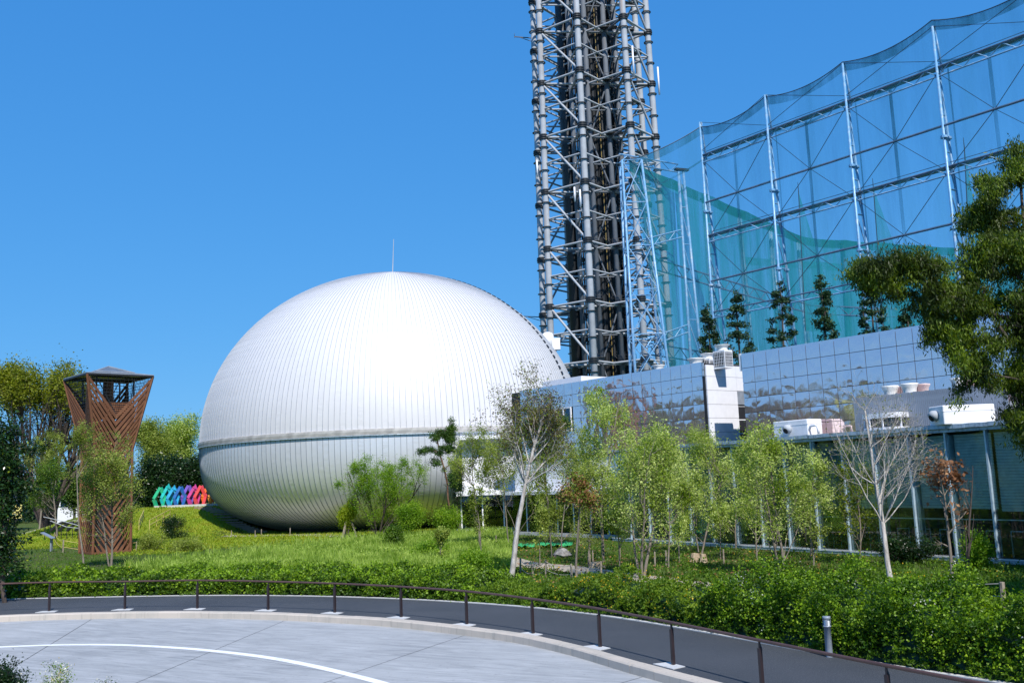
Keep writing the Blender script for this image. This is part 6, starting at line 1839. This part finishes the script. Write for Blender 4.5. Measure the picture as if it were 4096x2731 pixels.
# bright lawn in front of the dome and on the mound
n_ = 60000
P = np.stack([rng.uniform(-56, -6, n_), rng.uniform(74, 119, n_)], -1)
P = P[~((P[:, 0] - DX) ** 2 + (P[:, 1] - DY) ** 2 < 15 ** 2)]
P = P[P[:, 1] > 76 + 5 * np.sin(P[:, 0] * .5) + rng.normal(0, 2, len(P))]; P = P[~((P[:, 0] < -34) & (P[:, 1] < 88))]
blades('lawn_grass', P, .15, .12, MT['lawn_blade'], rng, .6)
V, F = [], []                                        # the lawn sheet itself, following the mound
xs, ys = np.linspace(-58, -3, 60), np.linspace(80, 120, 46)
for y in ys:
    for x in xs: V.append((x + .6 * math.sin(y * .7), y, float(gh(x + .6 * math.sin(y * .7), y)) + .012))
for j in range(len(ys) - 1):
    for i in range(len(xs) - 1):
        c = ((xs[i] - DX) ** 2 + (ys[j] - DY) ** 2) ** .5
        if c > 12.5 and not (xs[i] < -33 and ys[j] < 89): a_ = j * len(xs) + i; F.append((a_, a_ + 1, a_ + len(xs) + 1, a_ + len(xs)))
struct(link('lawn', np_mesh('lawn', V, F, True), MT['lawn']))
# tall pale weeds between the azaleas and the lawn
P = outside_walk(sample_px(95000, 290, 1175, 1205, 1318, rng), 4.2); P = P[(P[:, 1] < 84)]; _f = np.clip((P[:, 0] + 27 - .42 * (P[:, 1] - 55)) / 10 + rng.normal(0, .4, len(P)), 0, 1); P = P[_f > .5]
blades('tall_weeds', P, .65, .10, MT['weed'], rng, .3)
P3 = P[rng.integers(0, len(P), 34000)]
hh = .55 + .25 * np.sin(P3[:, 0] * .6) * np.sin(P3[:, 1] * .45)
L3 = np.stack([P3[:, 0], P3[:, 1], rng.uniform(.1, 1, len(P3)) * hh], -1)
stuff(link('weed_leaves', leaves_mesh('weed_leaves', L3, .15, rng, .1, .5, MT['weed'])))
# low leafy undergrowth and leaf litter under the young trees
P = outside_walk(sample_px(30000, 1050, 2352, 1225, 1370, rng), 2.5); ing = ((P - G0[:2]) @ nG[:2] > -.4); P = P[~(ing & (P[:, 0] > 3))]
dp = np.min(np.hypot(P[:, None, 0] - pc[None, :, 0], P[:, None, 1] - pc[None, :, 1]), axis=1); P = P[dp > 1.05]
clump = np.sin(P[:, 0] * 1.7) + np.sin(P[:, 1] * 1.3 + 1) + rng.normal(0, .6, len(P)); P = P[clump > .3]
L3 = np.stack([P[:, 0], P[:, 1], rng.uniform(.02, .32, len(P))], -1)
stuff(link('undergrowth', leaves_mesh('undergrowth', L3, .13, rng, .2, .5, MT['lf_azalea'])))
L3 = L3[rng.integers(0, len(L3), 500)] + rng.normal(size=(500, 3)) * .2; L3[:, 2] = np.abs(L3[:, 2]) * .3 + .12
stuff(link('yellow_wildflowers', leaves_mesh('yellow_wildflowers', L3, .08, rng, .2, .9, MT['ypetal'])))
P = outside_walk(sample_px(2600, 1150, 2000, 1240, 1360, rng), 3); ing = ((P - G0[:2]) @ nG[:2] > -.4); P = P[~(ing & (P[:, 0] > 3))]
stuff(link('leaf_litter', leaves_mesh('leaf_litter', np.stack([P[:, 0], P[:, 1], .02 + 0 * P[:, 0] + rng.uniform(0, .05, len(P))], -1), .12, rng, .9, .6, MT['lf_dry'])))

# shrubs to the right of the brown tower and scattered bushes
shr = [(350, 1262, (318, 1212, 392, 1275), 'dusty blue green shrub at the right foot of the brown tower', 'lf_pear2', 401), (420, 1265, (380, 1225, 470, 1275), 'loose grey green shrub in the weeds right of the brown tower', 'lf_pear2', 402),
       (392, 1240, (360, 1178, 440, 1245), 'dark upright shrub on the lawn between brown tower and dome', 'lf_dark', 403), (1080, 1335, (1035, 1262, 1130, 1335), 'fresh leafy bush left of the thick pale trunk', 'lf_maple', 404),
       (1000, 1290, (940, 1240, 1035, 1300), 'bright green bush amid the tall weeds', 'lf_maple', 405), (900, 1262, (870, 1205, 930, 1268), 'light green bushy weed clump below the maple', 'lf_azalea', 406),
       (2110, 1292, (2010, 1225, 2165, 1290), 'dark bush in the shade against the glass hall', 'lf_dark', 407), (2240, 1310, (2225, 1215, 2262, 1330), 'small leafy seedling by the thick stake at the right', 'lf_maple', 408)]
for bx, by, box, lab, lm, sd_ in shr:
    px_tree('bush', lab, bx, by, box, sd_, 110, 4200 if lm != 'lf_pear2' else 3000, .11, MT[lm], BD, rmax=.035, spread=.22, cat='bush', split=.8)

# stakes, rope fences, stumps, rocks, sign
def stake(px, py0, py1, r_=.04, lab='', group='timber stakes along the rope fence', Y=None):
    B = gp(px, py1) if Y is None else at(px, py1, Y); B[2] = float(gh(B[0], B[1])); z = zat(B, py0)
    o = thing('stake', B, lab, 'stake', group)
    MB().tube([B - UZ * .05, (B[0] + .02, B[1], z)], [r_, r_ * .92], 7).build('post', MT['wood'], o)
    return np.array([B[0], B[1], z])
tops_ = []
slab = ['first rope fence stake right of the thick pale trunk', 'second rope fence stake right of the thick pale trunk', 'third rope fence stake, beside the gravel path', 'fourth rope fence stake, left of the forked tree', 'fifth rope fence stake in front of the gravel path', 'rope fence stake near the old tree stump']
for q, (x, y0, y1) in enumerate(((2082, 2230, 2290), (2130, 2254, 2300), (2184, 2237, 2305), (2286, 2254, 2325), (2351, 2274, 2345), (2405, 2243, 2310))): tops_.append(stake(x, y0, y1, .05, slab[q]))
def rope(pts, name, lab, mat, sag=.12, drop=(0.1,), r_=.014):
    o = thing(name, pts[0] * np.array([1, 1, 0]), lab, 'rope')
    for dr in drop:
        for a_, b2 in zip(pts[:-1], pts[1:]):
            MB().tube([a_ + (b2 - a_) * t - UZ * (dr + 4 * sag * t * (1 - t)) for t in np.linspace(0, 1, 9)], r_, 4).build('strand', MT[mat], o)
rope(tops_[:5], 'rope_fence', 'thin grey rope strung between the stakes of the path', 'greyrope', .12, (.08, .45))
R1 = stake(*zz(1328, 330), zz(0, 385)[1], .05, 'short grey stake sticking up behind the middle of the hedge'); R2 = stake(*zz(2263, 375), zz(0, 520)[1], .085, 'thick round stake at the right edge behind the hedge')
R0 = stake(*zz(1745, 372), zz(0, 430)[1], .05, 'stake hidden behind the hedge where the white trunk stands')
rope([R0, R2], 'rope_fence', 'two pale twisted ropes running in the shade to the thick right stake', 'greyrope', .05, (.05, .42), .018)
L1_ = stake(252, 2157, 2208, .06, 'dark stake with yellow ropes left of the brown tower'); L2_ = stake(217, 2128, 2172, .05, 'farther dark stake behind the slanted sign board')
L3_ = stake(545, 2165, 2200, .05, 'stake at the right corner of the brown tower')
rope([L2_, L1_, L3_], 'rope_fence', 'double yellow rope sagging in front of the brown tower', 'rope', .25, (.08, .6), .022)
Q1 = stake(1895, 2150, 2176, .05, 'stake with yellow rope in the grass under the layered tree'); Q2 = stake(1760, 2162, 2188, .05, 'left stake of the yellow rope near the maple')
rope([Q2, Q1], 'rope_fence', 'short yellow rope in the dark grass left of the pale trunk', 'rope', .1, (.08, .5), .02)
rs = random.Random(9)
msk_ = [(1985, 2140, 2195), (1840, 2085, 2135), (2360, 2190, 2262), (2372, 2200, 2262), (2480, 2190, 2240), (2620, 2205, 2262), (2665, 2200, 2260), (2895, 2195, 2250), (3060, 2230, 2290), (1290, 2350, 2410), (385, 2375, 2400), (1530, 2240, 2290), (1045, 2115, 2140), (1160, 2110, 2140), (1020, 2120, 2150), (925, 2120, 2150)]
for q, (x, y0, y1) in enumerate(msk_[:9] + msk_[12:]):
    stake(x, y0, y1, .045, 'short weathered timber stake in the grass', 'weathered timber stakes in the grass')
# slanted sign board at the left
B = gp(205, 2204); o = thing('reading_board', B, 'slanted grey information board on a post beside the yellow ropes', 'sign')
B[2] = 0; MB().bar(B, B + UZ * 1.15, .28, .12).build('post', MT['boll'], o)
MB().box(B + np.array([-.25, -.15, 1.35]), (1.1, .06, .8), axes=(np.array([.8, .1, -.45]) / np.linalg.norm([.8, .1, -.45]), np.array([.45, 0, .8]) / np.linalg.norm([.45, 0, .8]), np.array([0.1, -1, 0]) / np.linalg.norm([.1, -1, 0]))).build('panel', MT['boll'], o)
# ramp with metal handrails, plaza
o = thing('ramp', (*gp(240, 2110)[:2], 0), 'dark curved ramp with shining metal handrails left of the brown tower', 'ramp')
for (pts, nm) in (([(174, 2066), (265, 2087), (325, 2104)], 'handrail'), ([(200, 2082), (265, 2106), (325, 2113)], 'handrail')):
    MB().tube([at(x, y, 96) for x, y in pts], .035, 6).build(nm, MT['galv'], o)
for x in range(180, 330, 22): q = at(x, 2075 + (x - 174) * .24, 96); MB().bar(q, q * np.array([1, 1, 0]), .05).build('baluster', MT['dark'], o)
for k_ in range(4):
    q0, q1 = at(205 + k_ * 32, 2122, 98), at(262 + k_ * 32, 2104, 98)
    MB().tube([lerp(q0, q1, t) + UZ * (.45 * math.sin(t * 2.2)) for t in np.linspace(0, 1, 7)], .16, 6).build('curved_rib', MT['dark'], o)
o = thing('yellow_banner', at(66, 2045, 72), 'pale yellow board showing through the glossy tree at the left edge', 'board')
p = at(66, 2045, 72); MB().box(p, (.8, .05, 1.0)).build('board', paint('pale_yellow_board', (.85, .75, .25), .5), o)
MB().bar(p - UZ * .5, p * np.array([1, 1, 0]), .06).build('post', MT['dark'], o)
o = thing('white_house', (at(298, 1990, 160)[0], 160, 0), 'bit of a white house seen between the trees left of the brown tower', 'house')
p = at(285, 1990, 160); MB().box((p[0], 163, 2.5), (4.4, 6, 5.0)).build('wall', MT['white'], o); MB().prism([(p[0] - 2.6, 159.6, 5.0), (p[0] + 2.6, 159.6, 5.0), (p[0], 159.6, 6.3)], (0, 6.8, 0)).build('roof', MT['roofgrey'], o)
for dx_ in (-1.1, 1.0): MB().box((p[0] + dx_, 159.95, 3.4), (1.2, .1, 1.2)).build('window', MT['glassb'], o)
# stump, rocks, green netting
B = gp(2385, 2268); o = thing('tree_stump', B, 'broad flaky tree stump on the slope by the gravel path', 'stump')
MB().lathe(B, [(.50, 0), (.36, .10), (.28, .26), (.22, .28), (0, .24)], 11).build('wood', MT['stump'], o)
for (x, y, lab, r_) in ((2782, 2245, 'pale jagged stump on the bank, left one of two', .30), (2815, 2248, 'smaller jagged stump, right one of two on the bank', .2), ):
    B = gp(x, y); o = thing('tree_stump', B, lab, 'stump'); MB().lathe(B, [(r_ * 1.2, 0), (r_ * .9, .2), (r_ * .7, .42), (r_ * .3, .34), (0, .36)], 9).build('wood', MT['stump'], o)
B = gp(2248, 2226); o = thing('boulder', B, 'grey boulder lying in the undergrowth beyond the path', 'rock')
b = MB().lathe(B, [(.5, -.05), (.56, .15), (.42, .36), (.2, .48), (0, .5)], 9)
b.v = [v + np.array([rs.uniform(-.1, .1), rs.uniform(-.1, .1), rs.uniform(-.06, .06)]) for v in b.v]; b.build('rock', MT['rock'], o)
B = gp(2155, 2186); o = thing('green_netting', B, 'crumpled bright green netting lying on the grass', 'netting')
V, F = [], []
for j in range(9):
    for i in range(25):
        V.append((B[0] + (i - 12) * .19, B[1] + (j - 4) * .28, .05 + .22 * abs(math.sin(i * 1.1 + j * .7) * math.sin(j * 1.3 + i * .3))))
for j in range(8):
    for i in range(24): a_ = j * 25 + i; F.append((a_, a_ + 1, a_ + 26, a_ + 25))
link('sheet', np_mesh('sheet', V, F, True), MT['greennet'], o)
# bottom left corner: planting bed with a dark bush and white flowering shrubs
struct(MB().box((-12.5, 18.6, -.2), (11, 10.4, .14)).build('planting_bed', MT['ground']))
for (x, y, rx, ry, lab, nl, lm, Y, sd_) in ((18, 1545, 42, 55, 'dark twiggy bush cut by the lower left corner', 5200, 'lf_dark', 22.6, 501),):
    c = at(*D(x, y), Y); s = sc_at(Y); B = np.array([c[0], Y, -.13]); rg = np.random.default_rng(sd_)
    make_tree('corner_bush', lab, 'bush', B, [wob(B, B + UZ * .8, 3, rg)], [(np.array([c[0], Y, .55]), (.5, .5, .65), 1), (np.array([c[0] - .5, Y, .5]), (.5, .5, .5), 1)], sd_, 140, nl, .06, MT[lm], BD, rt=.003, rmax=.02, spread=.1, seg=.15)
for q, (x, y, lab) in enumerate(((125, 1530, 'white and yellow flowering shrub at the bottom left'), (247, 1566, 'tip of a second white flowering shrub at the bottom edge'))):
    Y = 23.4; c = at(*D(x, y), Y); B = np.array([c[0], Y, -.13]); rg = np.random.default_rng(510 + q); top_ = c[2] + .12
    lb = [(np.array([c[0], Y, top_ - .45]), (.42, .35, .45), 1)]
    make_tree('flowering_shrub', lab, 'shrub', B, [wob(B, B + UZ * max(.2, top_ - .5), 3, rg)], lb, 510 + q, 70, 500, .05, MT['lf_azalea'], BG, rt=.003, rmax=.012, spread=.08, seg=.15, extra=[('blossom', MT['petal'], 420, .05), ('yellow_blossom', MT['ypetal'], 120, .04)])
# shade trees to the right of the hall, outside the picture: they darken the bank
for q, (x, y, h_) in enumerate(((20.2, 29.5, 11), (24.5, 36, 12), (21.0, 24.5, 10))):
    B = np.array([x, y, 0.0]); rg = np.random.default_rng(520 + q)
    make_tree('shade_tree', 'shade tree just outside the right edge', 'tree', B, [wob(B, B + UZ * h_ * .6, 5, rg)], [(B + UZ * h_ * .62, (3.2, 3.2, h_ * .33), 3), (B + np.array([-1.2, -1, h_ * .45]), (2.2, 2.2, 2.0), 1)], 520 + q, 120, 4600, .32, MT['lf_dark'], BD,
              rmax=.2, rt=.015, spread=.6, group='shade trees outside the right edge', seg=.9)
